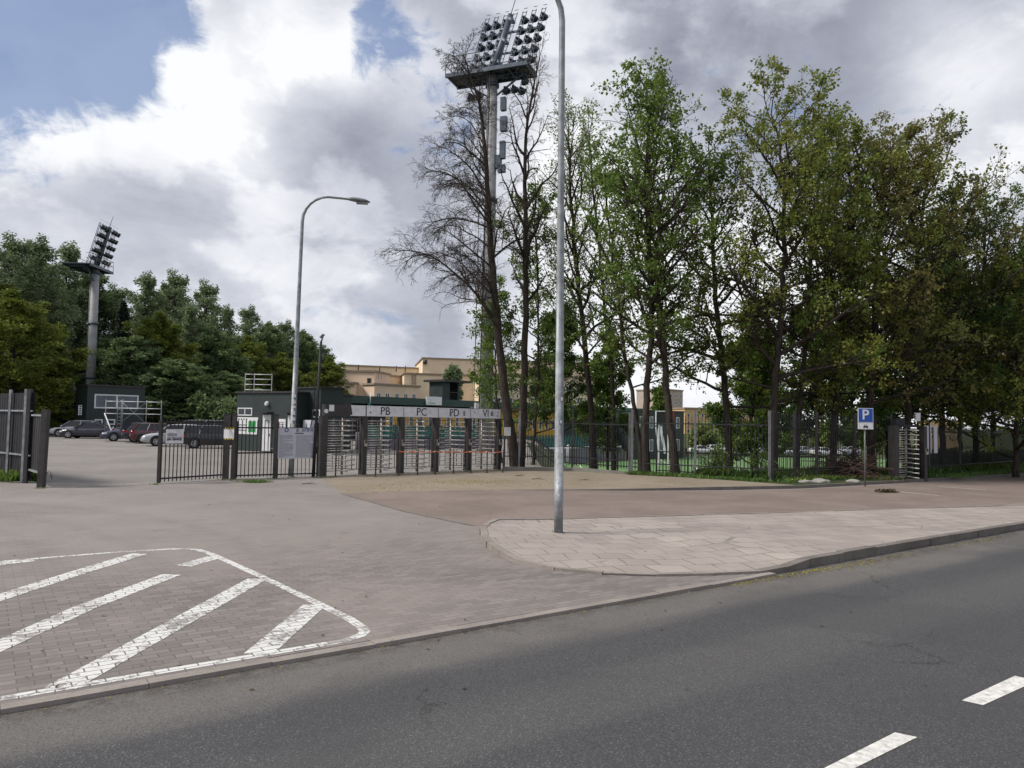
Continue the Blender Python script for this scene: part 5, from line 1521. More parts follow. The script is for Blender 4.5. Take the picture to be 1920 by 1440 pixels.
carlist = [
    ('black estate car at the far left of the car park beside the gate post', 'paint_black', cpos(128, 815), D(12), 'wagon'),
    ('silver saloon standing behind the black coupe at the left of the car park', 'paint_silver', cpos(143, 819), D(190), 'hatch'),
    ('glossy dark navy coupe seen side on, nearest of the left group', 'paint_navy', cpos(168, 822), D(188), 'coupe'),
    ('blue grey saloon facing out, headlight beside the slanting scaffold prop', 'paint_blue', cpos(250, 827), D(208), 'sedan'),
    ('dark navy hatchback with a red tail light, left of the dark red estate', 'paint_navy', cpos(284, 829), D(28), 'hatch'),
    ('dark red estate car with a pale roof line, in the middle of the row', 'paint_red', cpos(308, 831), D(28), 'wagon'),
    ('pale silver blue car facing the gate just left of the white gate sign', 'paint_silver', cpos(326, 836), D(208), 'hatch'),
    ('big grey people carrier behind the white gate sign', 'paint_grey', cpos(366, 832), D(208), 'van'),
    ('black estate car nearest the dark gate post, red tail light by the white sign', 'paint_black', cpos(410, 840), D(22), 'wagon'),
]
for c in carlist: car(*c)
# cars beyond the pitch
zf = lambda x, y: zat(x, y)
def fpos(px, Y, dz=0.0): q = P(px, 850, Y); return Vector((q.x, Y, zat(q.x, Y) + dz))
fwhite = car('white car beyond the pitch, nearest the green clubhouse', 'paint_white', fpos(1316, 128), D(10), 'sedan', 'cars parked beyond the pitch', True)
flist = [(1345, 131, 'white car beyond the pitch, just right of the first grey fence post', 'paint_white', 'hatch'), (1368, 128, 'silver car beyond the pitch, seen left of the leaning maple trunk', 'paint_silver', 'suv'),
         (1392, 127, 'white van like car beyond the pitch, right of the leaning maple trunk', 'paint_white', 'van'), (1420, 130, 'white car beyond the pitch with a dark windscreen, left of the second grey post', 'paint_white', 'suv'),
         (1462, 128, 'white car beyond the pitch between the twin trunks', 'paint_white', 'sedan'), (1505, 131, 'silver car beyond the pitch before the trunks of the dark thicket', 'paint_silver', 'hatch'),
         (1545, 128, 'white car beyond the pitch, above the brush pile', 'paint_white', 'wagon'), (1590, 130, 'grey car beyond the pitch, just left of the parking sign', 'paint_silver', 'suv')]
for i, (px, Y, lb, pt, kd) in enumerate(flist):
    car(lb, pt, fpos(px, Y), D(10 + (i % 3) * 6 + (180 if i % 2 else 0)), kd, 'cars parked beyond the pitch', True)

# ------------------------------------------------------------------ people by the pitch
def person(label, loc, face, shirt, arm_pose=0, H_=1.72, stride=.12):
    t = thing('person', label, 'person', loc, face, 'people at the pitch')
    s = H_ / 1.72
    def skin(nm, verts, edges, radii, mat, sub=2):
        me = bpy.data.meshes.new(nm); me.from_pydata([Vector(v) * s for v in verts], edges, []); me.update()
        o = bpy.data.objects.new(nm, me); COL.objects.link(o)
        o.modifiers.new('skin', 'SKIN'); sb_ = o.modifiers.new('sub', 'SUBSURF'); sb_.levels = sub; sb_.render_levels = sub
        for i, r in enumerate(radii):
            me.skin_vertices[0].data[i].radius = (r[0] * s, r[1] * s) if isinstance(r, tuple) else (r * s, r * s)
        me.skin_vertices[0].data[0].use_root = True
        dg_ = bpy.context.evaluated_depsgraph_get(); m2 = bpy.data.meshes.new_from_object(o.evaluated_get(dg_))
        bpy.data.objects.remove(o)
        for p_ in m2.polygons: p_.use_smooth = True
        m2.materials.clear()
        return link_mesh(nm, m2, mat, t)
    k = stride
    V_ = [(0, 0, .95), (0, 0, 1.15), (0, 0, 1.36), (.01, 0, 1.47), (.03, 0, 1.58), (.03, 0, 1.68),
          (0, .17, 1.38), (.03, .25, 1.12), (.12 + .2 * arm_pose, .24, .90 + .25 * arm_pose), (.15 + .22 * arm_pose, .23, .80 + .3 * arm_pose),
          (0, -.17, 1.38), (-.03, -.25, 1.12), (.05, -.24, .88), (.07, -.24, .79),
          (0, .09, .90), (k, .10, .50), (k * 1.2, .10, .08), (k * 1.2 + .14, .11, .04),
          (0, -.09, .90), (-k * .4, -.10, .50), (-k * 1.3, -.10, .09), (-k * 1.3 + .14, -.11, .04)]
    E_ = [(0, 1), (1, 2), (2, 3), (3, 4), (4, 5), (2, 6), (6, 7), (7, 8), (8, 9), (2, 10), (10, 11), (11, 12), (12, 13), (0, 14), (14, 15), (15, 16), (16, 17), (0, 18), (18, 19), (19, 20), (20, 21)]
    R_ = [(.11, .14), (.10, .13), (.11, .15), .05, (.09, .078), (.07, .065), .06, .042, .03, .032, .06, .042, .03, .032, .085, .058, .038, .035, .085, .058, .038, .035]
    skin('body', V_, E_, R_, 'skin')
    skin('shirt', [V_[i] for i in (0, 1, 2, 6, 7, 10, 11)] + [(0, 0, .90), (0, 0, 1.42)], [(0, 1), (1, 2), (2, 3), (3, 4), (2, 5), (5, 6), (0, 7), (2, 8)], [(.13, .16), (.12, .15), (.13, .17), .075, .055, .075, .055, (.13, .165), .07], shirt)
    skin('trousers', [(0, 0, .98), V_[14], V_[15], (k * 1.15, .10, .14), V_[18], V_[19], (-k * 1.2, -.10, .15)], [(0, 1), (1, 2), (2, 3), (0, 4), (4, 5), (5, 6)], [(.125, .155), .10, .072, .055, .10, .072, .055], 'trousers')
    skin('hair', [(.0, 0, 1.60), (.0, 0, 1.70), (.03, 0, 1.745)], [(0, 1), (1, 2)], [(.08, .085), (.098, .088), .06], 'hair')
    return t
person('person in dark clothes standing at the far touchline before the white cars', fpos(1287, 112), D(200), 'shirt_dark')
person('person in a bright green shirt standing at the far touchline beside the first grey post', fpos(1298, 112), D(-60), 'shirt_green', .3)
person('person in a white shirt on the pitch beside the first grey fence post', fpos(1307, 66), D(30), 'shirt_white', .4, 1.5, .2)
person('person in a white and green kit running on the near side of the pitch', fpos(1383, 66), D(170), 'shirt_green', .8, 1.5, .25)
person('person in a blue shirt on the pitch left of the second grey post', fpos(1410, 67), D(20), 'shirt_blue', .5, 1.5, .15)
person('person in dark kit crouching beside the one in blue on the pitch', fpos(1420, 68), D(120), 'shirt_dark', .9, 1.4, .3)
# goal frame on the pitch
t = thing('goal', 'white football goal frame on the pitch beyond the handrail', 'goal', fpos(1068, 88))
q = fpos(1064, 88); q2 = fpos(1070, 93)
a, b = P(1063, 850, 80), P(1068, 850, 86)
a = Vector((a.x, 80, zat(a.x, 80))); b = Vector((b.x, 87, zat(b.x, 87)))
t.location = a
MB().tube([a, a + UP * 2.4], .06, 8).tube([b, b + UP * 2.4], .06, 8).tube([a + UP * 2.4, b + UP * 2.4], .06, 8).build('goal_frame', 'white_board', t)
# ------------------------------------------------------------------ trees
def tubes_np(polys):
    """polys: list of (pts (n,3), rad (n,), segs) -> V, F"""
    groups = {}
    for p, r, s in polys: groups.setdefault((len(p), s), []).append((p, r))
    VV, FF, base = [], [], 0
    for (n, s), L in groups.items():
        Pp = np.array([a for a, _ in L]); R = np.array([b for _, b in L]); m = len(L)
        T = np.gradient(Pp, axis=1); T /= np.linalg.norm(T, axis=2, keepdims=True) + 1e-9
        md = Pp[:, -1] - Pp[:, 0]; md /= np.linalg.norm(md, axis=1, keepdims=True) + 1e-9
        ref = np.where(np.abs(md[:, 2:3]) > .75, np.array([[1., 0, 0]]), np.array([[0, 0, 1.]]))[:, None, :]
        U = np.cross(T, ref); U /= np.linalg.norm(U, axis=2, keepdims=True) + 1e-9
        W = np.cross(T, U)
        an = np.arange(s) * 2 * np.pi / s
        ring = Pp[:, :, None, :] + (U[:, :, None, :] * np.cos(an)[None, None, :, None] + W[:, :, None, :] * np.sin(an)[None, None, :, None]) * R[:, :, None, None]
        VV.append(ring.reshape(-1, 3))
        i = np.arange(n - 1)[:, None]; k = np.arange(s)[None, :]; k2 = (k + 1) % s
        f = np.stack([i * s + k, i * s + k2, (i + 1) * s + k2, (i + 1) * s + k], -1).reshape(-1, 4)
        F_ = (f[None] + (np.arange(m) * n * s)[:, None, None]).reshape(-1, 4) + base
        FF.append(F_); base += m * n * s
    return np.concatenate(VV), np.concatenate(FF)
def leaves_np(rng, pos, dirs, n_each, size, spread, droop=.4, aspect=.75, out_bias=.5):
    """n_each folded leaves around every anchor"""
    m = len(pos); N_ = m * n_each
    p = np.repeat(pos, n_each, 0); d = np.repeat(dirs, n_each, 0)
    rnd = rng.normal(size=(N_, 3)); rnd /= np.linalg.norm(rnd, axis=1, keepdims=True)
    ax = rnd + d * out_bias; ax[:, 2] -= droop; ax /= np.linalg.norm(ax, axis=1, keepdims=True)
    r2 = rng.normal(size=(N_, 3)); sd_ = np.cross(ax, r2); sd_ /= np.linalg.norm(sd_, axis=1, keepdims=True)
    nn = np.cross(ax, sd_)
    sz = size * rng.uniform(.55, 1.25, (N_, 1))
    b = p + rnd * spread * rng.uniform(.1, 1, (N_, 1))
    tip = b + ax * sz
    mid = b + ax * sz * .5
    l = mid + sd_ * sz * aspect * .5 + nn * sz * .12
    r = mid - sd_ * sz * aspect * .5 + nn * sz * .12
    V = np.stack([b, l, tip, r], 1).reshape(-1, 3)
    F = np.arange(N_ * 4).reshape(-1, 4)
    return V, F
def unit(v): return v / (np.linalg.norm(v) + 1e-9)
class Grow:
    def __init__(s, seed, lv):
        s.rng = np.random.default_rng(seed); s.polys = []; s.ap = []; s.ad = []; s.lv = lv
    def branch(s, p, d, L, r, k):
        lv = s.lv[k]; rng = s.rng; n = lv.get('n', 5); pts = [np.array(p)]; dirs = [d]; st = L / (n - 1)
        for i in range(n - 1):
            d = unit(d + rng.normal(size=3) * lv.get('wig', .15) + np.array([0, 0, lv.get('trop', .05)]) + np.array([0, 0, lv.get('tip', 0)]) * (i / n))
            pts.append(pts[-1] + d * st); dirs.append(d)
        pts = np.array(pts); rad = np.linspace(r, max(r * lv.get('taper', .35), .004), n)
        s.polys.append((pts, rad, lv.get('segs', 4)))
        if k + 1 < len(s.lv):
            nx_ = s.lv[k + 1]; ns = nx_['num']; ns = max(1, int(round(ns * (.7 + .6 * rng.random()) * (L / lv.get('refL', L)) ** .7)))
            for j in range(ns):
                f = nx_.get('from', .2) + (1 - nx_.get('from', .2)) * (j + rng.random()) / ns
                f = min(f, .99); x = f * (n - 1); i = int(x); q = pts[i] + (pts[i + 1] - pts[i]) * (x - i); dd = dirs[min(i + 1, n - 1)]
                a = rng.uniform(0, 2 * np.pi); ref = np.array([0, 0, 1.]) if abs(dd[2]) < .9 else np.array([1., 0, 0])
                u = unit(np.cross(dd, ref)); w_ = np.cross(dd, u)
                if nx_.get('flat'): a = (0 if j % 2 else np.pi) + rng.normal() * nx_['flat']
                side = u * np.cos(a) + w_ * np.sin(a); ang = nx_.get('ang', .8) * rng.uniform(.75, 1.25)
                cd_ = unit(dd * np.cos(ang) + side * np.sin(ang))
                s.branch(q, cd_, L * nx_.get('ratio', .45) * (1 - .45 * f) * rng.uniform(.7, 1.2), max(.0042, r * nx_.get('rr', .5) * (1 - .5 * f)), k + 1)
        if k >= len(s.lv) - 1 or lv.get('leafy'):
            m = lv.get('anch', 3)
            for f in np.linspace(.35, 1, m):
                x = f * (n - 1); i = min(int(x), n - 2); s.ap.append(pts[i] + (pts[i + 1] - pts[i]) * (x - i)); s.ad.append(dirs[min(i + 1, n - 1)])
def tree(name, label, cat, trunk, r0, seed, lv, limbs, limb_len, limb_r, el, start=.25, bark='bark', leaf=None, group=None, leafy=None, rtop=.03, azb=None, trunk_segs=10, flare=1.35, lenprof=None, root_z=None, extra=None):
    """trunk: list of world points from base to top; limbs: number; limb_len(f): metres; el(f): elevation angle"""
    g = Grow(seed, lv); rng = g.rng
    tp = np.array([list(p) for p in trunk], float)
    seg = np.linalg.norm(np.diff(tp, axis=0), axis=1); cum = np.concatenate([[0], np.cumsum(seg)]); Lt = cum[-1]
    fs = np.linspace(0, 1, 26)
    pos = np.stack([np.interp(fs * Lt, cum, tp[:, k]) for k in range(3)], -1)
    for _ in range(2): pos[1:-1] = (pos[:-2] + pos[1:-1] * 2 + pos[2:]) / 4
    pos[1:-1, :2] += rng.normal(size=(24, 2)) * .03
    rad = r0 * (1 - fs) ** .75 * (1 - rtop / r0) + rtop
    rad[0] *= flare; rad[1] *= 1 + (flare - 1) * .25
    pos0 = pos[0].copy(); pos0[2] -= .4
    allp = np.vstack([pos0, pos]); rr = np.concatenate([[rad[0] * 1.1], rad])
    base = tp[0].copy()
    g.polys.append((allp, rr, trunk_segs))
    for j in range(limbs):
        f = start + (1 - start) * ((j + rng.random() * .9) / limbs) ** .95; f = min(f, .985)
        p = np.array([np.interp(f, fs, pos[:, k]) for k in range(3)])
        rt = np.interp(f, fs, rad)
        az = j * 2.4 + rng.normal() * .5
        if azb is not None: az = azb(f, j, rng, az)
        e = el(f) + rng.normal() * .12
        d = np.array([math.cos(az) * math.cos(e), math.sin(az) * math.cos(e), math.sin(e)])
        fl_ = (f - start) / (1 - start)
        L_ = limb_len(fl_) * rng.uniform(.75, 1.2)
        if lenprof: L_ *= lenprof(az)
        g.branch(p, d, L_, min(rt * .75, limb_r * (L_ / limb_len(.2)) ** .8), 0)
    g.branch(pos[-1], np.array([0, 0, 1.]), limb_len(.95) * .9, rtop, 0)
    t = thing(name, label, cat, base, group=group)
    V, F = tubes_np(g.polys); V = V - base
    link_mesh('trunk', mesh_np('trunk', V, F, True), bark, t)
    if leaf:
        ap = np.array(g.ap) - base; ad = np.array(g.ad)
        VV, FF, b = [], [], 0
        for (nm_each, size, spread, droop, keep) in leafy:
            sel = rng.random(len(ap)) < keep
            a, d = ap[sel], ad[sel]
            v, f = leaves_np(rng, a, d, nm_each, size, spread, droop); VV.append(v); FF.append(f + b); b += len(v)
        link_mesh('crown', mesh_np('crown', np.concatenate(VV), np.concatenate(FF)), leaf, t)
    return t
def tp_(pxs, Y, zb=None):
    out = [P(x, y, Y) for x, y in pxs]
    z = zat(out[0].x, Y) if zb is None else zb
    out[0].z = z
    return out
# level presets
def maple_lv(dense=1.0):
    return [dict(n=8, wig=.11, trop=.035, segs=5, taper=.3, refL=3.0), dict(num=10 * dense, n=6, wig=.16, trop=.05, segs=4, ang=.85, ratio=.52, rr=.45, **{'from': .22}),
            dict(num=5 * dense, n=4, wig=.2, trop=.04, segs=3, ang=.8, ratio=.52, rr=.5, anch=3, **{'from': .35})]
def maple(label, pxs, Y, r0, R, seed, leaf='leaf_fresh', limbs=26, start=.22, dense=1.0, ls=.20, nleaf=5, prof=None, bark='bark', el0=.10, el1=.85, zb=None, group='maples and lindens behind the railings', keep=1.0, spread=.16, name='maple_tree', droop=.5):
    prof = prof or (lambda f: R * (0.62 + 1.1 * f - 1.45 * f * f))
    return tree(name, label, 'tree', tp_(pxs, Y, zb), r0 * .8, seed, maple_lv(dense), limbs, lambda f: max(.7, prof(f) * 1.62), r0 * .38, lambda f: el0 + (el1 - el0) * f, start, bark, leaf, group,
                [(nleaf, ls * .66, spread * .85, droop, keep * .54)])
# two bare lindens
bare_lv = [dict(n=12, wig=.10, trop=.07, tip=-.37, segs=6, taper=.22, refL=4.0), dict(num=17, n=8, wig=.17, trop=-.03, tip=-.16, segs=4, ang=.75, ratio=.42, rr=.42, **{'from': .12}),
           dict(num=7.5, n=5, wig=.2, trop=-.05, segs=3, ang=.7, ratio=.5, rr=.5, **{'from': .1}), dict(num=4.5, n=4, wig=.22, trop=-.07, segs=3, ang=.7, ratio=.62, rr=.55, **{'from': .1})]
def az_left(f, j, rng, az):
    # heavy limbs sweep out on the open side
    if rng.random() < .68: return math.pi + rng.normal() * .75
    return az
tree('bare_linden', 'leafless tree with long drooping twigs sweeping left, in front of the mast', 'tree',
     tp_([(968, 880), (955, 800), (940, 700), (930, 580), (921, 460), (913, 330), (905, 230), (892, 160), (872, 110)], 34), .24, 11, bare_lv, 34,
     lambda f: 5.3 * (1 - .70 * f), .055, lambda f: .42 + .5 * f, .33, 'bark', azb=az_left, group=None, rtop=.02)
tree('bare_linden', 'leafless upright tree with forked top, just right of the tall floodlight mast', 'tree',
     tp_([(974, 880), (980, 790), (985, 680), (986, 560), (985, 430), (984, 320), (985, 240), (998, 170), (1012, 110)], 34.6), .20, 12,
     [dict(bare_lv[0], tip=-.05, trop=.12), dict(bare_lv[1], num=9), dict(bare_lv[2], num=5), bare_lv[3]], 24,
     lambda f: 3.0 * (.7 + .9 * f - 1.1 * f * f), .10, lambda f: .6 + .5 * f, .38, 'bark', group=None, rtop=.02)
# leafy suckers round the linden stems
maple('small green maple filling in behind the two bare stems', [(1000, 876), (1006, 760), (1010, 640), (1008, 520), (1003, 400)], 37.5, .10, 1.9, 21, 'leaf_fresh', limbs=28, start=.10, ls=.20, nleaf=6, prof=lambda f: 2.3 * (.8 + .3 * f - .7 * f * f))
maple('low leafy sapling beside the foot of the mast and the VIE header', [(942, 868), (935, 780), (928, 700), (925, 560)], 38, .07, 1.2, 22, 'leaf_fresh', limbs=20, start=.25, ls=.18, nleaf=6, prof=lambda f: 1.3 * (.8 + .3 * f - .6 * f * f))
maple('slender pale budding maple just right of the central lamp post', [(1113, 884), (1108, 770), (1095, 620), (1078, 480), (1068, 350), (1066, 240)], 36, .21, 2.2, 23, 'leaf_pale', limbs=28, ls=.15, nleaf=3, start=.3, prof=lambda f: 2.4 * (.6 + .9 * f - 1.1 * f * f), el0=.5, el1=1.2)
maple('thin maple with sparse pale leaves leaning left between the slender and the tallest maple', [(1150, 886), (1150, 740), (1138, 600), (1122, 470), (1112, 350), (1105, 250)], 37.5, .13, 2.0, 24, 'leaf_pale', limbs=24, ls=.15, nleaf=3, start=.3, el0=.5, el1=1.2, prof=lambda f: 2.0 * (.6 + .9 * f - 1.1 * f * f))
maple('tallest green maple with a pointed crown, right of the central lamp post', [(1212, 888), (1208, 770), (1222, 620), (1220, 470), (1212, 360), (1214, 280), (1220, 205)], 31.5, .20, 3.4, 25, 'leaf_fresh', limbs=34, ls=.21, nleaf=5, start=.28, prof=lambda f: 3.1 * (.60 + 1.0 * f - 1.25 * f * f), el0=.1, el1=1.0)
maple('slim side stem leaning left from the foot of the tallest maple', [(1205, 888), (1190, 770), (1172, 660), (1155, 540), (1142, 430), (1135, 340)], 32.2, .13, 2.2, 26, 'leaf_fresh', limbs=22, ls=.20, nleaf=4, start=.28, prof=lambda f: 2.1 * (.7 + .6 * f - .9 * f * f))
maple('green maple with a thick leaning trunk base right of the tallest one', [(1266, 889), (1254, 770), (1243, 640), (1232, 500), (1236, 390), (1262, 300)], 31, .22, 2.7, 27, 'leaf_fresh', limbs=26, ls=.20, nleaf=4, start=.3, prof=lambda f: 2.6 * (.65 + .8 * f - 1.1 * f * f))
maple('half bare maple with thin twigs showing above, left of the high crowned maple', [(1370, 887), (1362, 770), (1348, 640), (1338, 500), (1334, 390), (1330, 300)], 32.5, .20, 2.6, 28, 'leaf_olive', limbs=28, ls=.19, nleaf=4, start=.22, prof=lambda f: 2.9 * (.8 + .35 * f - .95 * f * f), keep=.8)
maple('high crowned maple with a leaning bushy top, first of the right hand thicket', [(1452, 890), (1449, 760), (1463, 620), (1470, 480), (1472, 350), (1464, 270), (1446, 215)], 31, .21, 3.3, 29, 'leaf_olive', limbs=36, ls=.20, nleaf=6, start=.2, prof=lambda f: 3.1 * (.72 + .7 * f - 1.0 * f * f))
maple('twin stemmed maple close right of the high crowned one', [(1492, 891), (1500, 760), (1512, 620), (1522, 480), (1532, 370), (1540, 300)], 32, .15, 2.6, 30, 'leaf_fresh', limbs=26, ls=.2, nleaf=5, start=.22)
maple('broad maple with yellowish top in the middle of the thicket', [(1560, 893), (1566, 740), (1590, 580), (1600, 440), (1592, 330), (1585, 280)], 33, .20, 3.3, 31, 'leaf_olive', limbs=34, ls=.2, nleaf=6, start=.2)
maple('straight dark trunked maple behind the parking sign', [(1634, 893), (1632, 740), (1640, 600), (1645, 460), (1655, 350), (1660, 280)], 32.5, .22, 3.0, 32, 'leaf_brown', limbs=32, ls=.2, nleaf=6, start=.2)
maple('forked maple beside the lone turnstile, its crown spreading right', [(1700, 893), (1702, 740), (1712, 600), (1722, 470), (1735, 360), (1748, 300)], 34, .22, 3.6, 33, 'leaf_brown', limbs=34, ls=.2, nleaf=5, start=.2)
maple('deep green maple right of the lone turnstile', [(1768, 890), (1765, 740), (1770, 600), (1778, 480), (1785, 390)], 35, .18, 3.0, 34, 'leaf_deep', limbs=30, ls=.2, nleaf=6, start=.18)
maple('maple with a ragged top standing against the bright cloud at right', [(1828, 888), (1830, 740), (1838, 600), (1845, 490), (1850, 400)], 36.5, .18, 3.2, 35, 'leaf_deep', limbs=30, ls=.19, nleaf=4, start=.2)
maple('dense yellow green maple reaching low at the right edge', [(1905, 884), (1905, 760), (1908, 650), (1912, 560)], 34, .16, 3.0, 36, 'leaf_olive', limbs=32, ls=.2, nleaf=7, start=.06, prof=lambda f: 2.9 * (.9 + .3 * f - .8 * f * f))
maple('shadowed maple standing half out of the frame on the right', [(1985, 880), (1985, 700), (1985, 560), (1980, 440)], 33, .18, 3.2, 37, 'leaf_fresh', limbs=30, ls=.2, nleaf=5, start=.1)
# understorey rows behind: young trees, each a copy of two shapes
def young(seed, leaf, name='young_maple'):
    return tree(name, 'x', 'tree', [Vector((0, 0, 0)), Vector((.1, 0, 3)), Vector((-.1, .1, 6)), Vector((.1, 0, 9.5))], .10, seed, maple_lv(1.0), 26, lambda f: 2.9 * (.8 + .4 * f - .9 * f * f), .05, lambda f: .3 + .8 * f, .22, 'bark', leaf, 'young trees behind the thicket', [(9, .16, .2, .5, .8)])
ya, yb = young(51, 'leaf_deep'), young(52, 'leaf_fresh')
ylist = [(1045, 41, .85, 'young maple between the low wall and the stand, right of the lamp post'), (1140, 43, .85, 'young maple left of the tallest maple, before the dark wall'), (1420, 46, .9, 'young maple behind the high crowned maple'), (1410, 43, 1.05, 'young maple between the half bare and the high crowned maple'), (1530, 40, .95, 'young maple left of the broad yellowish one'), (1600, 44, 1.1, 'young maple just left of the parking sign'), (1665, 41, 1.1, 'young maple between the parking sign and the lone turnstile'),
         (1735, 42, 1.15, 'young maple directly right of the lone turnstile'), (1800, 40, 1.1, 'young maple before the dark railing at right'), (1860, 44, 1.2, 'young maple third from the right edge'), (1925, 41, 1.2, 'young maple cut by the right edge of the picture'), (2010, 42, 1.2, 'young maple outside the right edge')]
for i, (px, Y, s, lb) in enumerate(ylist):
    o = (ya, yb)[i % 2]
    if i >= 2: o = copy_tree(o)
    q = P(px, 850, Y); o.location = (q.x, Y, zat(q.x, Y)); o.scale = (s, s, s); o.rotation_euler.z = i * 1.3; o['label'] = lb

# background wood along the left
wood_lv = [dict(n=6, wig=.12, trop=.06, segs=4, taper=.3, refL=5.0), dict(num=8, n=4, wig=.2, trop=.03, segs=3, ang=.8, ratio=.5, rr=.5, anch=3, leafy=True, **{'from': .1}), dict(num=3, n=3, wig=.2, trop=.0, segs=3, ang=.8, ratio=.5, rr=.5, anch=2, **{'from': .3})]
def wood(seed, Hh, R, leaf, name, limbs=46, start=.12, prof=None, size=.34, nl=13, el=(.1, .9), bark='bark', droop=.3, spread=.5, keep=1.0):
    prof = prof or (lambda f: R * (.70 + 1.1 * f - 1.2 * f * f))
    return tree(name, 'x', 'tree', [Vector((0, 0, 0)), Vector((.3, .2, Hh * .4)), Vector((-.2, 0, Hh * .75)), Vector((.1, 0, Hh))], .28, seed, wood_lv, limbs, prof, .10, lambda f: el[0] + (el[1] - el[0]) * f, start, bark, leaf, 'wood edge behind the car park', [(nl, size, spread, droop, keep)], trunk_segs=7)
protos = {
    'a': wood(61, 20, 5.0, 'leaf_wood', 'broadleaf_tree'), 'b': wood(62, 20, 4.4, 'leaf_birch', 'birch_tree', start=.2, size=.26, nl=10, droop=.9, bark='bark_grey', prof=lambda f: 3.6 * (.9 + .4 * f - .9 * f * f), keep=.8),
    'c': wood(63, 20, 5.4, 'leaf_wood_yellow', 'broadleaf_tree', start=.05), 'd': wood(64, 20, 3.4, 'leaf_spruce', 'spruce_tree', limbs=70, start=.1, prof=lambda f: 4.2 * (1.0 - .92 * f), el=(-.25, .35), size=.4, nl=6, bark='bark_brown'),
    'e': wood(65, 20, 5.2, 'leaf_wood', 'broadleaf_tree', start=.08, limbs=46)}
used = set()
# (px, top py, Y, kind, label)
W = [(-170, 470, 80, 'c', 'yellow green tree well outside the left edge'), (-290, 430, 84, 'a', 'broadleaf tree far outside the left edge'), (-420, 420, 86, 'b', 'birch far outside the left edge'), (-560, 400, 84, 'e', 'last dark tree outside the left edge'), (-230, 400, 100, 'b', 'birch behind others outside the left edge'), (-480, 400, 100, 'a', 'second row tree outside the left edge'), (-70, 380, 78, 'b', 'birch at the very left outside the frame edge'), (8, 420, 84, 'b', 'tall tree cut by the left edge of the picture'), (60, 425, 88, 'b', 'birch with a thin lit top, second crown from the left edge'), (112, 436, 102, 'b', 'birch whose feathery top stands left of the distant floodlight'),
     (20, 560, 68, 'c', 'yellow green tree low at the left edge above the sheet fence'), (62, 610, 74, 'c', 'yellow green tree left of the distant mast foot'), (150, 520, 106, 'e', 'dark tree directly behind the distant floodlight pole'),
     (205, 520, 110, 'b', 'green tree right behind the distant floodlight pole'), (222, 545, 95, 'd', 'dark narrow spruce right of the distant floodlight'), (262, 495, 104, 'b', 'birch with high feathery top right of the spruce'), (318, 492, 108, 'b', 'birch with the highest top in the middle of the wood'),
     (290, 600, 88, 'c', 'yellowish bushy tree in front of the wood above the parked cars'), (345, 555, 98, 'b', 'dense green tree behind the yellowish bushy one'), (378, 512, 118, 'b', 'birch with an isolated loose top above the people carrier'), (238, 640, 84, 'e', 'dark lower tree behind the office roof'),
     (415, 560, 122, 'b', 'birch on the falling skyline left of the scaffold tower'), (400, 620, 100, 'e', 'round green tree left of the scaffold tower'), (462, 562, 138, 'b', 'birch standing above the scaffold tower'), (455, 640, 108, 'c', 'green tree directly behind the scaffold tower'),
     (500, 610, 135, 'a', 'tree between the scaffold tower and the grey street lamp'), (532, 590, 142, 'b', 'birch just left of the grey street lamp'), (520, 670, 112, 'c', 'low yellow green tree behind the ticket office roof'), (565, 625, 140, 'a', 'tree right of the grey street lamp'),
     (592, 655, 150, 'e', 'tree behind the thin black lamp pole'), (612, 678, 130, 'c', 'last light green tree of the wood, left of the cream building'), (340, 680, 84, 'e', 'dark low tree behind the scaffold platform'), (190, 640, 100, 'a', 'dark tree hugging the distant mast behind the office'),
     (45, 500, 96, 'e', 'dark tree filling between the birches at left'), (420, 700, 92, 'a', 'dark low tree left of the ticket office'), (-40, 520, 80, 'c', 'yellow green tree outside the left edge'), (300, 545, 125, 'e', 'dark tree filling behind the two high birches'), (370, 600, 125, 'a', 'dark tree filling below the isolated birch top'), (480, 640, 150, 'e', 'dark tree filling behind the scaffold tower birch'), (560, 680, 160, 'a', 'far low tree closing the wood before the cream building')]
for i, (px, ty, Y, k, lb) in enumerate(W):
    o = protos[k]
    if k in used: o = copy_tree(o)
    used.add(k)
    q = P(px, 800, Y); h_ = H(px, ty, Y) - zat(q.x, Y)
    s = h_ / 22.8; wd = max(.75, min(1.35, s)) * (1.2 if k != 'd' else .8)
    o.location = (q.x, Y, zat(q.x, Y)); o.scale = (wd, wd, s); o.rotation_euler.z = i * 2.1; o['label'] = lb
# dark under-wood shrubs and far greenery
def shrub(name, label, loc, size, leaf, seed, cat='shrub', group=None, nl=9, ls=.16, limbs=26):
    lv = [dict(n=5, wig=.2, trop=.03, segs=4, taper=.3, refL=1.0), dict(num=6, n=4, wig=.2, trop=.03, segs=3, ang=.8, ratio=.55, rr=.5, anch=3, **{'from': .2})]
    x, y, z = loc
    t = tree(name, label, cat, [Vector((x, y, z)), Vector((x, y, z + size * .5)), Vector((x + .05, y, z + size * .8))], .05 * size, seed, lv, limbs, lambda f: size * .75 * (1 - .3 * f), .02 * size, lambda f: .35 + .8 * f, .03, 'bark', leaf, group, [(nl, ls, .12 * size, .3, 1.0)], rtop=.02, trunk_segs=6)
    return t
sh = shrub('shrub', 'x', (0, 0, 0), 2.6, 'leaf_wood', 71, ls=.3, nl=12, group='shrubs at the foot of the wood')
slist = [(-10, 70, 'shrub at the far left behind the sheet fence'), (128, 74, 'shrub beside the office annexe'), (280, 74, 'shrub right of the office block'), (310, 76, 'shrub behind the scaffold platform end'), (345, 78, 'shrub above the people carrier'), (385, 74, 'shrub behind the black estate car roof'), (425, 72, 'shrub left of the ticket office wall')]
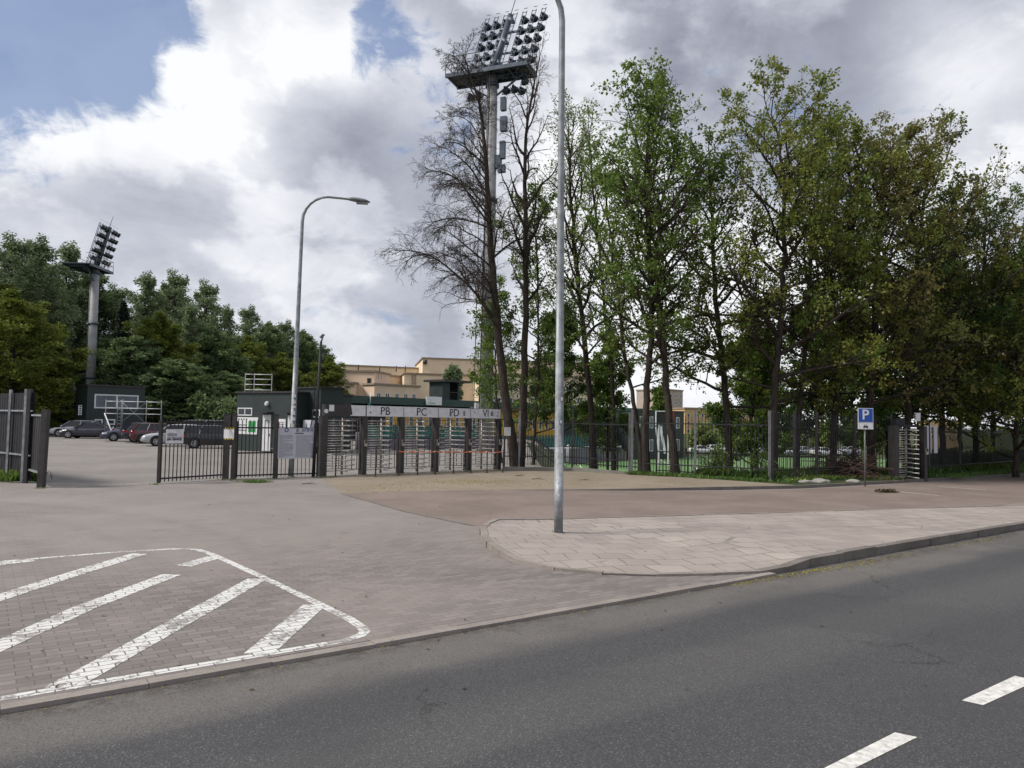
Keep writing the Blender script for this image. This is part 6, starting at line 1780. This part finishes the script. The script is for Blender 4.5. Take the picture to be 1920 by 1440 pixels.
for i, (px, Y, lb) in enumerate(slist):
    o = sh if i == 0 else copy_tree(sh)
    q = P(px, 800, Y); Y += 9; q = P(px, 800, Y); o.location = (q.x, Y, zat(q.x, Y)); s = 1.1 + .15 * (i % 3); o.scale = (s * 1.3, s, s); o.rotation_euler.z = i; o['label'] = lb
# round tree before the cream building
def solo(label, px, ty, Y, hw, leaf, seed, name='broadleaf_tree', nl=5, size=.38, group=None, start=.25, keep=1.0):
    q = P(px, 800, Y); z0 = zat(q.x, Y); h_ = H(px, ty, Y) - z0
    R = hw / FPX * Y
    return tree(name, label, 'tree', [Vector((q.x, Y, z0)), Vector((q.x + .1, Y, z0 + h_ * .5)), Vector((q.x, Y, z0 + h_ * .85))], .16, seed, wood_lv, 28, lambda f: R * (.8 + .4 * f - .7 * f * f), .06, lambda f: .3 + .8 * f, start, 'bark', leaf, group, [(nl, size, .35, .4, keep)], trunk_segs=7, rtop=.05)
solo('round light green tree in front of the cream building, right of the shelter', 848, 680, 112, 30, 'leaf_birch', 81, start=.35)
solo('light tree beyond the stand roof between scoreboard and trunks', 1236, 722, 150, 26, 'leaf_fresh', 82, size=.5)
for i, (px, ty, Y, hw) in enumerate([(1318, 806, 142, 30), (1372, 800, 146, 26), (1428, 806, 142, 30), (1486, 800, 144, 30), (1545, 806, 140, 30), (1600, 800, 142, 30), (1208, 772, 150, 24), (1660, 790, 140, 30)]):
    solo(['bright green tree behind the far white cars, first right of the clubhouse', 'bright green tree behind the far white cars, left of the leaning trunk', 'bright green tree behind the far cars, left of the second grey post', 'bright green tree far behind the twin trunks', 'bright green tree far behind the brush pile', 'bright green tree far behind the parking sign', 'bright green tree left above the scoreboard', 'bright green tree far behind the lone turnstile'][i],
         px, ty, Y, hw, 'leaf_fresh' if i % 2 else 'leaf_pale', 90 + i, size=.55, nl=7, group='trees beyond the pitch', start=.1)

# ------------------------------------------------------------------ hedge, undergrowth, grass, litter
rngv = np.random.default_rng(5)
def clump_field(name, label, cat, mat, pts, n_blade, size, hgt, kindv='stuff', spread=.1, aspect=.25):
    """upright blades round scattered points"""
    pts = np.asarray(pts); m = len(pts); p = np.repeat(pts, n_blade, 0); N_ = len(p)
    p = p + np.column_stack([rngv.normal(size=(N_, 2)) * spread, np.zeros(N_)])
    d = rngv.normal(size=(N_, 3)) * .45; d[:, 2] = 1; d /= np.linalg.norm(d, axis=1, keepdims=True)
    h = hgt * rngv.uniform(.4, 1.2, (N_, 1)); s = np.cross(d, rngv.normal(size=(N_, 3))); s /= np.linalg.norm(s, axis=1, keepdims=True)
    w_ = size * rngv.uniform(.6, 1.3, (N_, 1))
    V = np.stack([p, p + d * h * .55 + s * w_ / 2, p + d * h, p + d * h * .5 - s * w_ / 2], 1).reshape(-1, 3)
    o = link_mesh(name, mesh_np(name, V, np.arange(N_ * 4).reshape(-1, 4)), mat)
    return kind(o, kindv, label, cat)
def along_fence(pts, n, w0, w1, z=.1):
    pts = [Vector(p) for p in pts]; L = [(b - a).length for a, b in zip(pts[:-1], pts[1:])]; out = []
    for _ in range(n):
        k = rngv.choice(len(L), p=np.array(L) / sum(L)); f = rngv.random(); p = pts[k].lerp(pts[k + 1], f); u = (pts[k + 1] - pts[k]).normalized()
        nn = Vector((-u.y, u.x, 0)); d = rngv.uniform(w0, w1); q = p + nn * d
        out.append((q.x, q.y, z if d < .5 else max(-.3, zat(q.x, q.y)) - .01))
    return out
line1 = [g3(1180, 893), g3(1303, 900), g3(1443, 908)]
line2 = [g3(1443, 908), g3(1490, 903), g3(1532, 900), g3(1604, 900), g3(1670, 902)]
line3 = [g3(1742, 899), g3(1800, 894), g3(1860, 888), g3(1925, 883), g3(2000, 877)]
clump_field('grass', 'rough green grass and weeds along the foot of the railings', 'grass', 'leaf_grass', along_fence(line1, 900, -.12, .8, .08) + along_fence(line1[1:], 500, -.3, .9, .08) + along_fence(line2, 1500, -.9, .8) + along_fence(line3, 1100, -.9, .5), 9, .035, .16)
clump_field('weeds', 'taller leafy weeds growing behind the railings', 'weeds', 'leaf_deep', along_fence(line1[1:], 170, .1, .9, .1) + along_fence(line2, 420, .1, 1.3) + along_fence(line3, 260, .1, 1.0), 14, .08, .42, spread=.14)
q = [(p[0], p[1], p[2]) for p in along_fence(line2, 200, -1.0, -.1)]
fl_ = clump_field('dandelions', 'yellow dandelion heads dotted in the grass before the railings', 'flowers', 'petal', [(a, b, c + .1) for a, b, c in q if G(1440, 900).x < a], 1, .05, .05)
tuft = [(G(478, 905).x + rngv.normal() * .22, G(478, 905).y + rngv.normal() * .05, 0) for _ in range(60)]
o = clump_field('grass_tuft', 'small tuft of grass in front of the pedestrian gate', 'grass', 'leaf_grass', tuft, 10, .02, .12)
tuft = [(G(35, 903).x + rngv.normal() * .35, G(35, 903).y + rngv.normal() * .12, 0) for _ in range(60)]
o = clump_field('weeds', 'weeds with small yellow flowers at the foot of the left sheet fence', 'weeds', 'leaf_fresh', tuft, 10, .06, .38)
tf = clump_field('flowers', 'few yellow flower heads among the weeds by the left sheet fence', 'flowers', 'petal', [(a, b, .32) for a, b, c in tuft[:14]], 2, .06, .06)
wp_ = []
for (px, py) in ((603, 896), (597, 896), (747, 890), (873, 885), (932, 883), (515, 898), (436, 901), (422, 900), (545, 896), (77, 916), (297, 909), (1047, 1003), (620, 896), (690, 893), (820, 888)):
    c = G(px, py)
    for _ in range(9): wp_.append((c.x + rngv.normal() * .12, c.y + rngv.normal() * .06 - .05, .0 if px < 1000 else .03))
clump_field('weeds', 'tiny weeds and moss at the feet of posts and turnstiles', 'weeds', 'leaf_grass', wp_, 5, .018, .06, spread=.04)
# thin young shrubs through the railings
for px, Y, s, lb in ((1338, 29.6, .95, 'thin young shrub growing through the railings left of the leaning trunk'), (1352, 30.2, .8, 'low leafy shrub at the foot of the leaning trunk'), (1425, 29.8, .9, 'young shrub behind the second grey fence post')):
    q = P(px, 850, Y); shrub('shrub', lb, (q.x, Y, zat(q.x, Y) - .05), s, 'leaf_fresh', int(px), ls=.10, nl=3, limbs=12)
# dark brush pile
def brush(label, px, py, Y, wd, hg, n, mat='brush', name='brush_pile', seed=3):
    rg = np.random.default_rng(seed); q = P(px, py, Y); z0 = max(zat(q.x, Y), -.3)
    polys = []
    for _ in range(n):
        a = np.array([q.x + rg.normal() * wd * .4, Y + rg.normal() * .5, z0 + abs(rg.normal()) * hg * .45]); d = unit(np.array([rg.normal(), rg.normal() * .6, rg.normal() * .35])); L_ = rg.uniform(.5, 1.5)
        pts = np.array([a + d * L_ * f + np.array([0, 0, -.15 * f * f]) for f in (0, .33, .66, 1)]); polys.append((pts, np.array([.02, .016, .011, .005]), 4))
    V, F = tubes_np(polys)
    return tag(link_mesh(name, mesh_np(name, V, F), mat), label, 'brushwood')
brush('heap of dark reddish cut brushwood behind the railings left of the parking sign', 1590, 865, 30.5, 1.1, .9, 600)
# hedge at right behind railings
hd_pts = along_fence([g3(1745, 893), g3(1925, 880), g3(2010, 874)], 900, .5, 1.5, .0)
V_ = np.array(hd_pts); V_[:, 2] = np.maximum(V_[:, 2], -.3) + rngv.uniform(0, 1.15, len(V_))
dd_ = rngv.normal(size=V_.shape); lv_, lf_ = leaves_np(rngv, V_, dd_, 26, .12, .2, .2)
hg = thing('hedge', 'dark clipped hedge behind the railings right of the lone turnstile', 'hedge', (V_[0][0], V_[0][1], 0))
link_mesh('foliage', mesh_np('foliage', lv_ - np.array(list(hg.location)), lf_), 'leaf_wood', hg)
st_p = []
for i in range(0, 900, 12):
    a = V_[i].copy(); a[2] = -.2; st_p.append((np.array([a, a + [0, 0, .5], a + [.05, 0, 1.1]]), np.array([.02, .015, .008]), 4))
v_, f_ = tubes_np(st_p); link_mesh('stems', mesh_np('stems', v_ - np.array(list(hg.location)), f_), 'twig', hg)
# stones by the verge
rs2 = random.Random(8)
for px, py, s, lb in ((1512, 906, .30, 'flat pale stone on the dandelion bank, left one'), (1540, 905, .36, 'larger pale stone on the dandelion bank, middle one'), (1602, 904, .25, 'small pale stone just left of the parking sign foot')):
    c = G(px, py, .1); bm = bmesh.new(); bmesh.ops.create_icosphere(bm, subdivisions=3, radius=1)
    from mathutils import noise as mnoise
    for v in bm.verts:
        k = 1 + .35 * mnoise.noise(v.co * 1.6 + Vector((px, 0, 0))); v.co = Vector((v.co.x * s * k, v.co.y * s * .7 * k, v.co.z * s * .33 * k))
    me = bpy.data.meshes.new('stone'); bm.to_mesh(me); bm.free()
    for p_ in me.polygons: p_.use_smooth = True
    o = link_mesh('stone', me, 'stone'); o.location = (c.x, c.y + .1, .12); tag(o, lb, 'stone', 'stones on the bank')
# litter: leaves, pollen, twigs
def flat_bits(name, label, cat, mat, pts, size, up=.004, curl=.25):
    pts = np.asarray(pts); N_ = len(pts); a = rngv.uniform(0, 2 * np.pi, N_)
    ax = np.column_stack([np.cos(a), np.sin(a), rngv.normal(size=N_) * curl]); sd_ = np.column_stack([-np.sin(a), np.cos(a), rngv.normal(size=N_) * curl])
    s = (size * rngv.uniform(.4, 1.3, N_))[:, None]; p = pts + np.array([0, 0, up + size * curl * .35])
    V = np.stack([p - ax * s / 2, p + sd_ * s * .28, p + ax * s / 2, p - sd_ * s * .28], 1).reshape(-1, 3)
    return kind(link_mesh(name, mesh_np(name, V, np.arange(N_ * 4).reshape(-1, 4)), mat), 'stuff', label, cat)
pp_ = []
for (cx, cy, sxp, syp, n, z) in ((740, 915, 60, 5, 500, .01), (840, 905, 60, 4, 700, .01), (905, 903, 50, 3, 500, .01), (1010, 908, 60, 3, 300, .02), (1080, 905, 60, 3, 250, .03), (1290, 905, 50, 3, 150, .1)):
    for _ in range(n):
        p = G(cx + rngv.normal() * sxp, cy + rngv.normal() * syp, z); pp_.append((p.x, p.y, z))
flat_bits('fallen_catkins', 'scattering of yellow green catkins on the dusty ground before the turnstiles', 'catkins', 'pollen', pp_, .05)
pp_ = []
for s0_, s1_, n, w_ in ((.2, 2.5, 420, .10), (2.5, 4.0, 300, .16), (4.2, 5.2, 90, .1), (6, 9, 300, .15), (-9, -1, 70, .04), (-1, 5, 60, .04)):
    for _ in range(n):
        s_ = rngv.uniform(s0_, s1_); base_ = (lowp[-1] - KL).dot(RU) - 2.4 if s0_ >= 0 and w_ >= .1 else (k_end - KL).dot(RU) * .5
        p = KL + RU * (base_ + s_) - RN * (.17 + abs(rngv.normal()) * w_); pp_.append((p.x, p.y, ZR))
flat_bits('fallen_catkins', 'yellow green catkins gathered in the gutter along the road kerb', 'catkins', 'pollen', pp_, .03)
pp_ = []
for _ in range(150):
    px, py = rngv.uniform(20, 1900), rngv.uniform(905, 1300)
    p = G(px, py, 0); sA = (p - KL).dot(RN)
    z = ZR if sA < -.05 else (.12 if (px > 950 and 950 < py < 1060) else .006)
    if sA > 0 or rngv.random() < .5: p = G(px, py, z); pp_.append((p.x, p.y, z))
flat_bits('fallen_leaves', 'scattered small dry leaves and bits on the paving and road', 'leaves', 'dead_leaf', pp_, .045)
for k, (px, py, L_, lb) in enumerate(((1010, 899, .5, 'thin fallen twig on the dusty path before the low wall'), (1100, 901, .6, 'thin fallen twig on the dusty path right of the lamp post'), (975, 893, .35, 'short fallen twig near the turnstile end'), (580, 908, .5, 'thin fallen twig on the paving before the first turnstile'))):
    c = G(px, py, .02); polys = []
    pts = np.array([[c.x - L_ / 2, c.y, .03], [c.x - L_ / 6, c.y + .04, .045], [c.x + L_ / 6, c.y - .02, .04], [c.x + L_ / 2, c.y + .05, .03]]); polys.append((pts, np.array([.012, .012, .009, .004]), 5))
    polys.append((np.array([pts[1], pts[1] + [.12, .1, .03], pts[1] + [.2, .16, .01]]), np.array([.007, .005, .003]), 4))
    v, f = tubes_np(polys); tag(link_mesh('twig', mesh_np('twig', v, f), 'twig'), lb, 'twig')
# dark leaf heap on the lane
c = G(1662, 923, .01); V_ = np.array([(c.x + rngv.normal() * .16, c.y + rngv.normal() * .10, .01 + abs(rngv.normal()) * .02) for _ in range(170)])
v, f = leaves_np(rngv, V_, rngv.normal(size=V_.shape), 3, .09, .03, .0)
kind(link_mesh('leaf_heap', mesh_np('leaf_heap', v, f), 'dead_leaf'), 'stuff', 'small dark heap of wet leaves lying on the lane below the parking sign', 'leaves')
